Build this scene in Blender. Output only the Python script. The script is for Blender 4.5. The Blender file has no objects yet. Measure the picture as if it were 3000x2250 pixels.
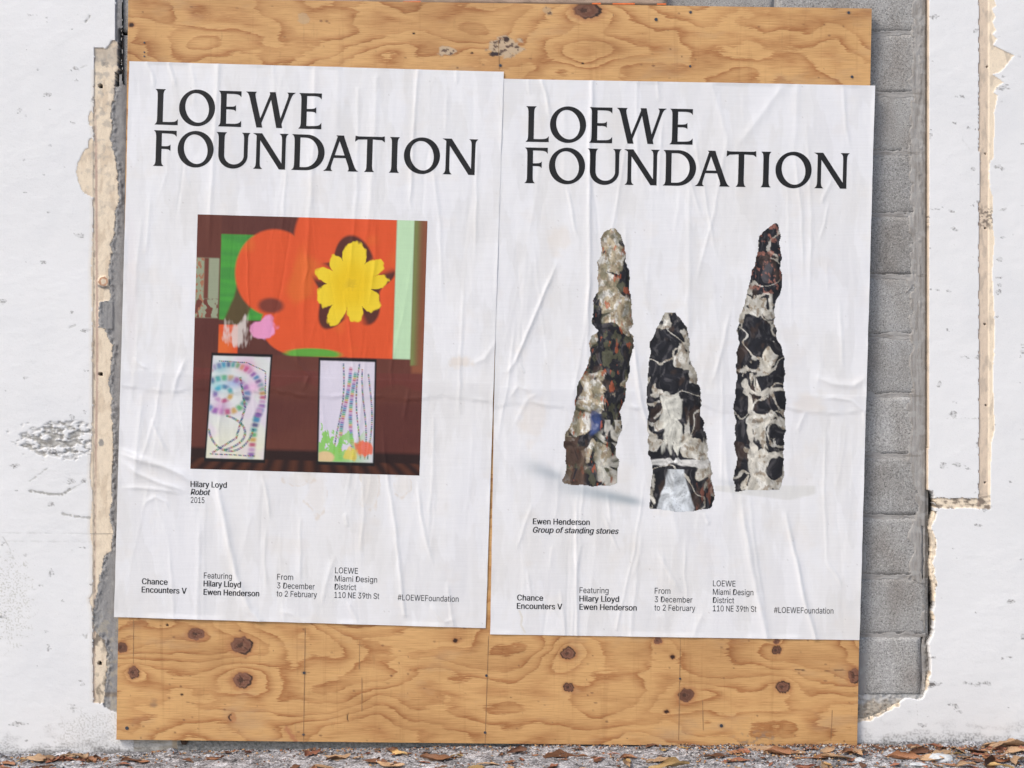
import bpy, bmesh, math, random
import numpy as np
from mathutils import Vector

random.seed(7)
SC = bpy.context.scene
COL = SC.collection
S = 0.00114            # metres on the wall plane per unit of the tracing grid
D = 4.4                # camera distance from the wall
CZ = 1.21              # camera height

# ------------------------------------------------------------------ camera, sky, sun, exposure
cam = bpy.data.cameras.new("camera")
camo = bpy.data.objects.new("camera", cam)
COL.objects.link(camo)
camo.location = (0, -D, CZ)
camo.rotation_euler = (math.radians(90), 0, 0)
cam.sensor_width = 36
cam.lens = 36 * D / (3000 * S)
cam.clip_end = 500
SC.camera = camo

SUN_EL, SUN_AZ = math.radians(47), math.radians(-54)     # high, from the upper left behind the viewer
world = bpy.data.worlds.new("World")
SC.world = world
world.use_nodes = True
wn = world.node_tree
sky = wn.nodes.new("ShaderNodeTexSky")
sky.sky_type = 'NISHITA'
sky.sun_disc = False
sky.sun_elevation = SUN_EL
sky.sun_rotation = math.pi - SUN_AZ
sky.air_density = 1.0
sky.dust_density = 3.35
sky.ozone_density = 1.0
wn.links.new(sky.outputs[0], wn.nodes["Background"].inputs[0])
wn.nodes["Background"].inputs[1].default_value = 0.13
sun = bpy.data.lights.new("sun", 'SUN')
sun.energy = 1.45
sun.angle = math.radians(16)
sun.color = (1.0, 0.965, 0.92)
suno = bpy.data.objects.new("sun", sun)
COL.objects.link(suno)
sd = Vector((math.sin(SUN_AZ) * math.cos(SUN_EL), -math.cos(SUN_AZ) * math.cos(SUN_EL), math.sin(SUN_EL)))
suno.rotation_euler = sd.to_track_quat('Z', 'Y').to_euler()
SC.view_settings.view_transform = 'Standard'
SC.view_settings.look = 'None'
SC.view_settings.gamma = 1
SC.view_settings.use_curve_mapping = False
SC.view_settings.exposure = 0.55

# ------------------------------------------------------------------ numeric noise
_r = np.random.RandomState(11)
_ang = _r.rand(256, 256) * 2 * np.pi
_gx, _gy = np.cos(_ang), np.sin(_ang)

def pn(x, y, seed=0):
    x = np.asarray(x, float) + seed * 17.31
    y = np.asarray(y, float) + seed * 9.73
    xi, yi = np.floor(x).astype(int), np.floor(y).astype(int)
    fx, fy = x - xi, y - yi
    u, v = fx * fx * fx * (fx * (fx * 6 - 15) + 10), fy * fy * fy * (fy * (fy * 6 - 15) + 10)
    def g(a, b):
        i, j = (xi + a) & 255, (yi + b) & 255
        return _gx[i, j] * (fx - a) + _gy[i, j] * (fy - b)
    a = g(0, 0) * (1 - u) + g(1, 0) * u
    b = g(0, 1) * (1 - u) + g(1, 1) * u
    return (a * (1 - v) + b * v) * 1.5

def fbm(x, y, o=4, seed=0, gain=0.5):
    r, a, f = 0, 1.0, 1.0
    for k in range(o):
        r = r + a * pn(x * f, y * f, seed + k * 3)
        a *= gain
        f *= 2.03
    return r

def sst(a, b, x):
    t = np.clip((x - a) / (b - a), 0, 1)
    return t * t * (3 - 2 * t)

def mix(c0, c1, m):
    m = np.asarray(m)[..., None]
    return c0 * (1 - m) + np.asarray(c1, float) * m

def xa(pts, y):
    """x of a traced edge given as (x, y) points, at heights y."""
    p = sorted(pts, key=lambda q: q[1])
    return np.interp(y, [q[1] for q in p], [q[0] for q in p])

def seg_dist(X, Y, pts):
    """distance to a polyline and position 0..1 along it"""
    best = np.full(X.shape, 1e9)
    tt = np.zeros(X.shape)
    L = [0]
    for a, b in zip(pts[:-1], pts[1:]):
        L.append(L[-1] + math.hypot(b[0] - a[0], b[1] - a[1]))
    for k, (a, b) in enumerate(zip(pts[:-1], pts[1:])):
        dx, dy = b[0] - a[0], b[1] - a[1]
        l2 = dx * dx + dy * dy + 1e-9
        t = np.clip(((X - a[0]) * dx + (Y - a[1]) * dy) / l2, 0, 1)
        d = np.hypot(X - a[0] - t * dx, Y - a[1] - t * dy)
        m = d < best
        best = np.where(m, d, best)
        tt = np.where(m, (L[k] + t * (L[k + 1] - L[k])) / L[-1], tt)
    return best, tt

# ------------------------------------------------------------------ object helpers
def link(o, parent=None):
    COL.objects.link(o)
    if parent is not None:
        o.parent = parent
        o.location = (-parent.location.x, -parent.location.y, -parent.location.z)
    return o

def tag(o, label=None, cat=None, group=None, kind=None):
    if label: o["label"] = label
    if cat: o["category"] = cat
    if group: o["group"] = group
    if kind: o["kind"] = kind
    return o

def thing(name, label, cat, loc, group=None):
    o = bpy.data.objects.new(name, None)
    o.empty_display_size = 0.1
    COL.objects.link(o)
    o.location = loc
    return tag(o, label, cat, group)

def W(px, py, d=0.0):
    return ((px - 1500) * S, -d, CZ + (1125 - py) * S)

def np_mesh(name, co, quads, mat, col=None, attrs=None, smooth=True):
    me = bpy.data.meshes.new(name)
    n = quads.shape[1]
    me.vertices.add(len(co))
    me.vertices.foreach_set("co", np.ascontiguousarray(co, dtype=np.float32).ravel())
    me.loops.add(quads.size)
    me.loops.foreach_set("vertex_index", quads.astype(np.int32).ravel())
    me.polygons.add(len(quads))
    me.polygons.foreach_set("loop_start", np.arange(0, quads.size, n, dtype=np.int32))
    me.polygons.foreach_set("use_smooth", np.full(len(quads), smooth, dtype=bool))
    me.update(calc_edges=True)
    if col is not None:
        a = me.color_attributes.new("Col", 'FLOAT_COLOR', 'POINT')
        c = np.ones((len(co), 4), np.float32)
        c[:, :col.shape[1]] = col
        a.data.foreach_set("color", c.ravel())
    for k, v in (attrs or {}).items():
        a = me.attributes.new(k, 'FLOAT', 'POINT')
        a.data.foreach_set("value", np.ascontiguousarray(v, dtype=np.float32).ravel())
    me.materials.append(mat)
    return me

def sheet(name, X, Y, Dp, mat, parent=None, keep=None, col=None, attrs=None):
    """grid sheet in tracing units (X, Y) raised Dp metres off the reference plane; keep = mask of faces"""
    ny, nx = X.shape
    co = np.stack([(X - 1500) * S, -Dp, CZ + (1125 - Y) * S], -1).reshape(-1, 3)
    i = np.arange(ny * nx).reshape(ny, nx)
    q = np.stack([i[:-1, :-1], i[1:, :-1], i[1:, 1:], i[:-1, 1:]], -1)
    q = q[keep] if keep is not None else q.reshape(-1, 4)
    if len(q) == 0:
        return None
    used = np.unique(q)
    remap = np.zeros(ny * nx, int)
    remap[used] = np.arange(len(used))
    c = col.reshape(-1, col.shape[-1])[used] if col is not None else None
    at = {k: v.reshape(-1)[used] for k, v in (attrs or {}).items()}
    me = np_mesh(name, co[used], remap[q], mat, c, at)
    return link(bpy.data.objects.new(name, me), parent)

def py_mesh(name, verts, faces, mat, parent=None, smooth=False, world=True):
    me = bpy.data.meshes.new(name)
    me.from_pydata(verts, [], faces)
    me.materials.append(mat)
    if smooth:
        me.polygons.foreach_set("use_smooth", [True] * len(me.polygons))
    o = bpy.data.objects.new(name, me)
    return link(o, parent)

def box(name, x0, x1, y0, y1, d0, d1, mat, parent=None):
    a = [W(x0, y0, d1), W(x1, y0, d1), W(x1, y1, d1), W(x0, y1, d1), W(x0, y0, d0), W(x1, y0, d0), W(x1, y1, d0), W(x0, y1, d0)]
    f = [(3, 2, 1, 0), (4, 5, 6, 7), (0, 1, 5, 4), (2, 3, 7, 6), (1, 2, 6, 5), (3, 0, 4, 7)]
    return py_mesh(name, a, f, mat, parent)

# ------------------------------------------------------------------ materials
class NT:
    def __init__(self, name):
        self.m = bpy.data.materials.new(name)
        self.m.use_nodes = True
        self.t = self.m.node_tree
        self.b = self.t.nodes["Principled BSDF"]
    def n(self, typ, **kw):
        nd = self.t.nodes.new(typ)
        for k, v in kw.items():
            setattr(nd, k, v)
        return nd
    def l(self, a, b):
        self.t.links.new(a, b)
    def val(self, s, v):
        if isinstance(v, bpy.types.NodeSocket): self.l(v, s)
        else: s.default_value = v
    def math(self, op, a, b=0.0, c=None, clamp=False):
        nd = self.n("ShaderNodeMath", operation=op)
        nd.use_clamp = clamp
        self.val(nd.inputs[0], a); self.val(nd.inputs[1], b)
        if c is not None: self.val(nd.inputs[2], c)
        return nd.outputs[0]
    def noise(self, scale=(1, 1, 1), detail=3, rough=0.5, coord=None, dist=0.0, typ="noise"):
        if coord is None:
            if not hasattr(self, "pos"):
                self.pos = self.n("ShaderNodeNewGeometry").outputs["Position"]
            coord = self.pos
        mp = self.n("ShaderNodeMapping")
        self.l(coord, mp.inputs[0])
        mp.inputs["Scale"].default_value = scale
        if typ == "noise":
            t = self.n("ShaderNodeTexNoise")
            t.inputs["Scale"].default_value = 1
            t.inputs["Detail"].default_value = detail
            t.inputs["Roughness"].default_value = rough
            t.inputs["Distortion"].default_value = dist
            self.l(mp.outputs[0], t.inputs["Vector"])
            return t.outputs["Fac"]
        t = self.n("ShaderNodeTexVoronoi")
        t.inputs["Scale"].default_value = 1
        self.l(mp.outputs[0], t.inputs["Vector"])
        return t.outputs["Distance"]
    def ramp(self, f, stops):
        r = self.n("ShaderNodeValToRGB")
        e = r.color_ramp.elements
        while len(e) < len(stops): e.new(0.5)
        for k, (p, c) in enumerate(stops):
            e[k].position = p
            e[k].color = (c, c, c, 1) if isinstance(c, (int, float)) else (*c, 1)
        self.l(f, r.inputs[0])
        return r.outputs[0]
    def mixc(self, f, a, b, bt='MIX'):
        m = self.n("ShaderNodeMix", data_type='RGBA', blend_type=bt)
        self.val(m.inputs[0], f)
        for s, v in ((m.inputs[6], a), (m.inputs[7], b)):
            if isinstance(v, bpy.types.NodeSocket): self.l(v, s)
            else: s.default_value = (*v, 1) if len(v) == 3 else v
        return m.outputs[2]
    def attr(self, name, col=True):
        a = self.n("ShaderNodeAttribute", attribute_name=name)
        return a.outputs["Color"] if col else a.outputs["Fac"]
    def bump(self, h, dist, strength=1.0, prev=None):
        b = self.n("ShaderNodeBump")
        b.inputs["Distance"].default_value = dist
        b.inputs["Strength"].default_value = strength
        self.l(h, b.inputs["Height"])
        if prev is not None: self.l(prev, b.inputs["Normal"])
        return b.outputs[0]
    def done(self, color, rough=0.8, spec=0.3, normal=None):
        self.val(self.b.inputs["Base Color"], color if isinstance(color, bpy.types.NodeSocket) else (*color, 1))
        self.val(self.b.inputs["Roughness"], rough)
        self.b.inputs["Specular IOR Level"].default_value = spec
        if normal is not None: self.l(normal, self.b.inputs["Normal"])
        return self.m

def mat_stucco():
    m = NT("painted_stucco")
    c = m.attr("Col")
    fine = m.noise((320, 320, 420), 3, 0.6)
    mid = m.noise((60, 60, 80), 4, 0.6, dist=0.2)
    var = m.noise((3, 3, 3), 3)
    c = m.mixc(1.0, c, m.ramp(fine, [(0.25, 0.86), (0.42, 0.985), (0.75, 1.0)]), 'MULTIPLY')
    c = m.mixc(1.0, c, m.ramp(var, [(0.3, (0.94, 0.945, 0.95)), (0.5, (0.985, 0.985, 0.98)), (0.7, (1, 1, 1))]), 'MULTIPLY')
    n1 = m.bump(mid, 0.0011, 0.5)
    n2 = m.bump(fine, 0.0008, 0.5, n1)
    return m.done(c, 0.75, 0.25, n2)

def mat_plain(name="bare_plaster", bs=0.0012, lo=0.84):
    m = NT(name)
    c = m.attr("Col")
    fine = m.noise((300, 300, 300), 4, 0.65)
    mid = m.noise((60, 60, 40), 4, 0.6)
    c = m.mixc(1.0, c, m.ramp(fine, [(0.28, lo), (0.5, 1.0)]), 'MULTIPLY')
    c = m.mixc(1.0, c, m.ramp(mid, [(0.3, 0.94), (0.65, 1.03)]), 'MULTIPLY')
    n1 = m.bump(mid, bs * 1.6, 0.6)
    return m.done(c, 0.9, 0.15, m.bump(fine, bs, 0.6, n1))

def mat_block():
    m = NT("concrete_block")
    oi = m.n("ShaderNodeObjectInfo").outputs["Random"]
    a = m.noise((270, 270, 270), 2, 0.5)
    b = m.noise((120, 120, 120), 3, 0.6)
    v = m.noise((9, 9, 5), 3)
    s1 = m.ramp(a, [(0.28, (0.13, 0.128, 0.125)), (0.40, (0.335, 0.33, 0.318)), (0.58, (0.40, 0.393, 0.38)), (0.74, (0.58, 0.57, 0.55))])
    c = m.mixc(1.0, s1, m.ramp(b, [(0.3, 0.78), (0.62, 1.06)]), 'MULTIPLY')
    c = m.mixc(1.0, c, m.ramp(v, [(0.3, (0.80, 0.765, 0.73)), (0.5, (0.96, 0.95, 0.93)), (0.65, (1.06, 1.06, 1.06))]), 'MULTIPLY')
    t = m.math('MULTIPLY_ADD', oi, 0.24, 0.86)
    tt = m.n("ShaderNodeCombineColor")
    for k in range(3): m.l(t, tt.inputs[k])
    c = m.mixc(1.0, c, tt.outputs[0], 'MULTIPLY')
    return m.done(c, 0.95, 0.1, m.bump(a, 0.0025, 0.7, m.bump(b, 0.003, 0.4)))

def mat_wood():
    m = NT("plywood_face")
    ph = m.attr("phase", False)
    jag = m.noise((24, 1, 230), 4, 0.6)
    jag2 = m.noise((35, 1, 60), 3, 0.6)
    p = m.math('ADD', ph, m.math('MULTIPLY_ADD', jag, 0.62, -0.31))
    p = m.math('ADD', p, m.math('MULTIPLY_ADD', jag2, 0.14, -0.07))
    fr = m.math('FRACT', p)
    fd = m.attr("fade", False)
    band = m.ramp(fr, [(0.0, 0.25), (0.06, 0.0), (0.42, 0.08), (0.72, 0.50), (0.93, 1.0), (0.99, 0.6)])
    band = m.math('MULTIPLY', band, fd)
    c = m.mixc(band, (0.625, 0.370, 0.155), (0.390, 0.172, 0.062))
    fib = m.noise((11, 1, 420), 4, 0.7)
    c = m.mixc(1.0, c, m.ramp(fib, [(0.28, (0.74, 0.68, 0.60)), (0.5, (1, 1, 1)), (0.72, (1.12, 1.13, 1.17))]), 'MULTIPLY')
    blot = m.noise((2.2, 1, 5), 4, 0.6)
    c = m.mixc(1.0, c, m.ramp(blot, [(0.3, (0.80, 0.74, 0.70)), (0.5, (1, 0.98, 0.96)), (0.7, (1.10, 1.10, 1.09))]), 'MULTIPLY')
    grime = m.noise((55, 1, 9), 4, 0.7)
    c = m.mixc(1.0, c, m.ramp(grime, [(0.27, 0.86), (0.40, 1.0)]), 'MULTIPLY')
    runs = m.noise((34, 1, 1.6), 3, 0.6)
    c = m.mixc(1.0, c, m.ramp(runs, [(0.28, (0.88, 0.85, 0.83)), (0.42, (1, 1, 1))]), 'MULTIPLY')
    gw = m.noise((3, 1, 7), 4, 0.65)
    c = m.mixc(m.ramp(gw, [(0.56, 0.0), (0.72, 0.30)]), c, (0.36, 0.27, 0.19))
    ov = m.n("ShaderNodeAttribute", attribute_name="Col")
    c = m.mixc(ov.outputs["Alpha"], c, ov.outputs["Color"])
    n = m.bump(m.math('ADD', fib, m.math('MULTIPLY', band, 0.8)), 0.0009, 0.7)
    return m.done(c, 0.62, 0.3, n)

def mat_simple(name, color, rough=0.8, spec=0.3, nscale=60, amt=0.25, bs=0.0008, metal=0.0):
    m = NT(name)
    f = m.noise((nscale, nscale, nscale), 4, 0.6)
    c = m.mixc(1.0, (color[0], color[1], color[2]), m.ramp(f, [(0.3, 1 - amt), (0.7, 1 + amt * 0.6)]), 'MULTIPLY')
    m.b.inputs["Metallic"].default_value = metal
    return m.done(c, rough, spec, m.bump(f, bs, 0.6))

def mat_paper(name, printed=False):
    m = NT(name)
    c = m.attr("Col")
    gr = m.noise((7, 1, 190), 3, 0.6)
    blot = m.noise((5, 1, 2.4), 4, 0.6)
    c = m.mixc(1.0, c, m.ramp(gr, [(0.3, 0.965), (0.6, 1.0)]), 'MULTIPLY')
    c = m.mixc(1.0, c, m.ramp(blot, [(0.34, (0.955, 0.945, 0.925)), (0.46, (0.985, 0.98, 0.97)), (0.50, (1, 1, 1)), (0.62, (0.975, 0.975, 0.985))]), 'MULTIPLY')
    mid = m.noise((26, 1, 9), 3, 0.5, dist=0.5)
    n = m.bump(mid, 0.0018, 0.5)
    n = m.bump(gr, 0.0003, 0.5, n)
    return m.done(c, 0.34 if not printed else 0.38, 0.5 if not printed else 0.25, n)

def mat_ink(name="black_ink"):
    m = NT(name)
    gr = m.noise((7, 1, 190), 3, 0.6)
    mid = m.noise((26, 1, 9), 3, 0.5, dist=0.5)
    c = m.ramp(mid, [(0.3, (0.015, 0.015, 0.016)), (0.7, (0.024, 0.023, 0.023))])
    n = m.bump(mid, 0.0016, 0.5)
    return m.done(c, 0.42, 0.22, m.bump(gr, 0.0004, 0.6, n))

def mat_ground():
    m = NT("rough_concrete")
    a = m.noise((150, 150, 150), 4, 0.65)
    b = m.noise((22, 30, 22), 5, 0.62, dist=0.8)
    g = m.noise((5, 9, 5), 3)
    s = m.math('ADD', m.math('MULTIPLY', a, 0.55), m.math('MULTIPLY', b, 0.45))
    c = m.ramp(s, [(0.36, (0.045, 0.042, 0.043)), (0.44, (0.15, 0.147, 0.15)), (0.505, (0.31, 0.305, 0.31)), (0.60, (0.66, 0.66, 0.68))])
    c = m.mixc(1.0, c, m.ramp(g, [(0.35, 0.72), (0.6, 1.08)]), 'MULTIPLY')
    return m.done(c, 0.95, 0.1, m.bump(a, 0.005, 0.8, m.bump(b, 0.012, 0.6)))

def mat_leaf(name, c0, c1):
    m = NT(name)
    oi = m.n("ShaderNodeObjectInfo").outputs["Random"]
    tc = m.n("ShaderNodeTexCoord").outputs["Object"]
    f = m.noise((60, 60, 60), 3, 0.6, coord=tc)
    c = m.mixc(m.ramp(f, [(0.35, 0.0), (0.65, 1.0)]), c0, c1)
    t = m.math('MULTIPLY_ADD', oi, 0.5, 0.75)
    tt = m.n("ShaderNodeCombineColor")
    for k in range(3): m.l(t, tt.inputs[k])
    c = m.mixc(1.0, c, tt.outputs[0], 'MULTIPLY')
    return m.done(c, 0.6, 0.35, m.bump(f, 0.002, 0.5))

M_ST, M_PL, M_MO = mat_stucco(), mat_plain(), mat_plain("grey_mortar", 0.002, 0.8)
M_CONC = mat_plain("base_concrete", 0.003, 0.62)
M_BL, M_WD = mat_block(), mat_wood()
M_PA, M_PR, M_INK = mat_paper("poster_paper"), mat_paper("printed_paper", True), mat_ink()
M_GR = mat_ground()
M_DARK = mat_simple("dark_gap", (0.02, 0.018, 0.016))
M_PLY = mat_simple("plywood_edge", (0.36, 0.22, 0.11), nscale=200)
M_OLD = mat_simple("weathered_wood", (0.36, 0.27, 0.20), nscale=70, amt=0.3)
M_MET = mat_simple("screw_metal", (0.10, 0.11, 0.13), 0.45, 0.5, metal=0.7)
M_PENCIL = mat_simple("pencil_mark", (0.33, 0.19, 0.095))
M_STONE = mat_simple("pale_stone", (0.50, 0.52, 0.53), nscale=80, amt=0.2, bs=0.003)

# depths (metres toward the viewer from the face of the plywood)
D_ST, D_BL = -0.018, -0.032
WHITE = np.array([0.80, 0.80, 0.795])
BEIGE = np.array([0.80, 0.68, 0.52])
GREYM = np.array([0.30, 0.295, 0.29])
PINK = np.array([0.46, 0.31, 0.26])
SOOT = np.array([0.12, 0.10, 0.085])

# ================================================================== the white wall
wall = thing("stucco_wall", "white painted stucco wall with bare plaster strips where a window frame was removed",
             "wall", (0, 0.03, 0))
STEP = 2.4
def axis(lo, hi, step, before=(), after=()):
    n = int(round((hi - lo) / step))
    return np.concatenate([np.array(before, float), np.linspace(lo, hi, n + 1), np.array(after, float)])

def relief(X, Y):
    return 0.0004 * fbm(X / 50, Y / 34, 4, 3) + 0.0020 * fbm(X / 420, Y / 420, 2, 5)

def specks(X, Y, seed, thr):
    return sst(thr, thr + 0.12, pn(X / 5.5, Y / 4.5, seed) + 0.35 * pn(X / 40, Y / 40, seed + 1))

def base_grime(X, Y, yb):
    """mould and splash on the wall just above the ground"""
    h = yb - Y
    n = fbm(X / 70, Y / 40, 4, 21)
    m = sst(60 + 75 * n, 0, h)
    sp = sst(-0.1, 0.45, pn(X / 6, Y / 5, 23) + 0.5 * pn(X / 17, Y / 13, 24))
    return np.clip(m * (0.18 + 0.5 * sp) + sst(14 + 16 * n, -4, h) * 0.75, 0, 0.9)

YB_PX = lambda X: np.interp(X, [-3000, 0, 250, 500, 900, 1400, 1600, 2500, 3000, 6000], [2236, 2219, 2214, 2204, 2198, 2190, 2187, 2186, 2188, 2192])

# ---- left side
xs = axis(-60, 387, STEP, (-7500, -4000, -2000, -900, -300))
ys = axis(-60, 2252, STEP, (-3300, -2000, -1000, -500, -264, -263, -150))
X, Y = np.meshgrid(xs, ys)
jit = 5.0 * fbm(X / 26, Y / 18, 3, 31) + 2.0 * pn(X / 6, Y / 5, 32)
# left limit of bare plaster
le = xa([(268, 118), (271, 140), (270, 300), (266, 330), (263, 360), (270, 390), (268, 430), (266, 560), (268, 640), (265, 700), (261, 780),
         (264, 900), (265, 1100), (266, 1210), (262, 1330), (258, 1400), (266, 1450), (258, 1560), (265, 1600), (266, 1740), (256, 1755), (260, 1775), (266, 1800),
         (268, 2063)], Y)
circ = np.hypot((X - 268) / 48.0, (Y - 500) / 74.0)
chip = (circ < 1 + 0.05 * jit / 5) & (X < 276)
chip2 = (np.hypot((X - 262) / 9.0, (Y - 420) / 18.0) < 1) | (np.hypot((X - 262) / 8.0, (Y - 345) / 22.0) < 1)
top = np.interp(X, [262, 268, 308, 316, 322, 338], [140, 136, 136, 126, 116, 113]) + 0.4 * jit
bot = np.interp(X, [262, 296, 300, 345], [2066, 2064, 2076, 2096]) + 0.5 * jit
# right limit of bare plaster against the grey mortar
re = xa([(338, 113), (339, 205), (333, 209), (331, 250), (328, 280), (322, 300), (318, 325), (324, 360), (318, 405), (330, 450), (338, 500), (341, 560), (342, 590),
         (333, 610), (330, 660), (328, 690), (316, 715), (324, 735), (318, 750), (312, 795), (315, 831), (318, 878), (284, 884), (282, 958), (303, 962), (306, 985), (325, 1010),
         (316, 1094), (312, 1125), (323, 1170), (319, 1211), (325, 1247), (326, 1338), (321, 1405), (322, 1473), (312, 1509), (325, 1559), (319, 1617),
         (300, 1632), (290, 1681), (281, 1726), (271, 1767), (266, 1800), (270, 1850), (300, 1880), (307, 1915), (309, 1960), (302, 2000), (300, 2060), (296, 2070)], Y)
re = re + 0.6 * jit
inside = (X > le + 0.35 * jit) & (Y > top) & (Y < bot)
bare = (inside & (X < re)) | chip | chip2
mort = (Y < bot) & (Y > top) & (X >= re) & (X > 262) & ~bare
mort |= (X > 333 + 0.4 * jit) & (Y <= top + 2) & (Y > -263)
mort &= (Y > -263)
# black split between plaster and blocks at the top
gap = ((X > 341 + 0.4 * jit) & (X < 349 + 0.3 * jit) & (Y > 78) & (Y < 212)) | ((X > 333 + 0.3 * jit) & (X < 343) & (Y > 208) & (Y < 248))
bare &= ~gap
mort |= gap
holes = [(289, 248, 6.2), (289, 1096, 6.0), (287, 1948, 6.2)]
hole = np.zeros(X.shape, bool)
for hx, hy, hr in holes:
    hole |= np.hypot(X - hx, Y - hy) < hr
H = np.full(X.shape, D_ST) + relief(X, Y)
strip_in = bare & (X > 269)
H = np.where(bare, D_ST - 0.0012 + 0.25 * relief(X, Y), H)
H = np.where(strip_in, D_ST - 0.0032 + 0.4 * relief(X, Y) + 0.0004 * fbm(X / 9, Y / 14, 3, 41), H)
ridge_m = np.abs(fbm(X / 30, Y / 44, 4, 44))
lumpy = 0.25 + 0.75 * sst(30, 8, X - re)
Hm = D_ST - 0.006 + lumpy * (0.0028 * (0.4 - ridge_m) + 0.0011 * fbm(X / 12, Y / 16, 3, 45)) + 0.0012 * fbm(X / 30, Y / 160, 3, 48) - 0.006 * sst(345, 378, X)
Hm = np.where((X < 325) & (Y > 880) & (Y < 965), D_ST - 0.0025 + 0.001 * fbm(X / 14, Y / 30, 3, 46), Hm)
H = np.where(mort, Hm, H)
# raised broken lip beside the plaster
lip = np.exp(-((X - re - 6) / 5.0) ** 2) * (mort & (Y > 260))
H = H + lip * (0.002 + 0.0035 * fbm(X / 9, Y / 14, 3, 47))
H = np.where(gap, -0.075, H)
H = np.where(hole, -0.05, H)
# colours
c = np.tile(WHITE, X.shape + (1,))
c = mix(c, [0.70, 0.60, 0.46], 0.35 * sst(14, 0, np.abs(X - le)) * ((Y > 200) & (Y < 2060)) * (X < le))
c = mix(c, [0.50, 0.49, 0.48], 0.14 * specks(X, Y, 51, 0.72))
def blob(cx, cy, rx, ry, seed, sc=22.0):
    r = np.hypot((X - cx) / rx, (Y - cy) / ry)
    return sst(1.15, 0.7, r + 0.55 * fbm(X / sc, Y / (sc * 0.6), 4, seed))
# broken plaster patch
dpatch = blob(165, 1290, 100, 46, 61) * sst(-0.25, 0.25, fbm(X / 34, Y / 18, 4, 62) + 0.15)
edge_arc, _ = seg_dist(X, Y, [(60, 1275), (100, 1262), (165, 1244), (225, 1236), (250, 1248)])
dpatch = np.maximum(dpatch, 0.65 * sst(8, 1, edge_arc + 4 * jit / 5) * sst(-0.5, 0.2, pn(X / 16, Y / 12, 69)))
edge_arc, _ = seg_dist(X, Y, [(62, 1290), (110, 1318), (150, 1335), (205, 1343), (250, 1325)])
dpatch = np.maximum(dpatch, 0.5 * sst(6, 1, edge_arc + 4 * jit / 5) * sst(-0.4, 0.2, pn(X / 16, Y / 12, 70)))
c = mix(c, mix(np.tile(np.array([0.50, 0.485, 0.45]), X.shape + (1,)), [0.30, 0.285, 0.26], sst(-0.3, 0.4, fbm(X / 15, Y / 9, 4, 58))), dpatch)
H -= 0.0045 * dpatch * (X < 262)
for pts, w, a in (([(82, 1440), (130, 1448), (178, 1450), (198, 1436)], 5, 0.8), ([(80, 1412), (110, 1390), (134, 1372)], 3, 0.5), ([(198, 1438), (255, 1405)], 2.2, 0.35),
                  ([(178, 1507), (215, 1515), (262, 1519)], 4.5, 0.65), ([(245, 62), (258, 42)], 2.6, 0.8), ([(281, 112), (290, 104)], 2.6, 0.7), ([(0, 1563), (262, 1566)], 1.6, 0.2),
                  ([(0, 1588), (262, 1590)], 1.6, 0.15), ([(2, 1575), (20, 1605), (34, 1640)], 1.6, 0.4), ([(198, 960), (215, 952)], 2.4, 0.4), ([(237, 1860), (247, 1872), (252, 1858)], 2.2, 0.5),
                  ([(230, 195), (250, 188)], 2.2, 0.35)):
    dd, _ = seg_dist(X, Y, pts)
    mk = a * sst(w + 0.8, w * 0.2, dd + 0.5 * jit) * sst(-0.6, 0.1, pn(X / 9, Y / 7, 66) + 0.1) * (X < le)
    c = mix(c, [0.30, 0.29, 0.26], mk)
    H -= 0.0015 * mk
c = mix(c, [0.42, 0.41, 0.34], 0.55 * blob(20, 1760, 70, 130, 63) * sst(0.05, 0.5, pn(X / 5, Y / 5, 64) + 0.3 * pn(X / 20, Y / 20, 65)))
c = mix(c, [0.45, 0.44, 0.40], 0.55 * blob(280, 2150, 120, 60, 67, 40) * sst(-0.15, 0.5, pn(X / 5, Y / 5, 68)))
c = mix(c, [0.16, 0.15, 0.14], base_grime(X, Y, YB_PX(X)) * (X > -400))
# bare plaster
cb = np.tile(BEIGE, X.shape + (1,))
cb = mix(cb, [0.62, 0.50, 0.37], sst(0.1, 0.5, fbm(X / 24, Y / 80, 3, 71)) * 0.6)
cb = mix(cb, [0.40, 0.37, 0.33], sst(0.0, 0.6, fbm(X / 24, Y / 24, 4, 72)) * 0.6 * sst(900, 200, Y))
cb = mix(cb, [0.25, 0.24, 0.22], sst(0.55, 0.95, 1 - np.hypot((X - 300) / 42, (Y - 182) / 22) + 0.35 * fbm(X / 14, Y / 9, 3, 73)) * 0.75)
cb = mix(cb, [0.36, 0.33, 0.29], sst(36, 10, np.abs(Y - 160)) * (X > 270) * 0.5)
xl = np.interp(Y, [140, 480, 640, 1100, 1400, 2060], [272, 276, 277, 279, 274, 270])
cb = mix(cb, PINK, sst(4.5, 2.0, np.abs(X - xl - 0.2 * jit)) * sst(250, 480, Y) * (1 - 0.5 * sst(1300, 1420, Y)) * 0.75)
cb = mix(cb, [0.25, 0.19, 0.15], sst(3.2, 1.0, np.abs(X - 271 - 0.5 * jit)) * 0.7 * (sst(0.0, 0.4, pn(X / 8, Y / 26, 74) + 0.2 * (Y > 1400))))
cb = mix(cb, SOOT * 1.2, sst(0.05, 0.6, fbm(X / 20, Y / 30, 4, 75) + 0.35) * sst(1795, 1840, Y) * sst(1935, 1880, Y) * 0.85)
cb = mix(cb, [0.20, 0.17, 0.13], sst(-0.1, 0.5, fbm(X / 16, Y / 26, 4, 76)) * sst(1940, 2020, Y) * 0.75)
cb = mix(cb, [0.33, 0.31, 0.28], sst(1.0, 0.6, np.hypot((X - 291) / 9, (Y - 1298) / 14) + 0.2 * pn(X / 6, Y / 6, 77)))
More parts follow.
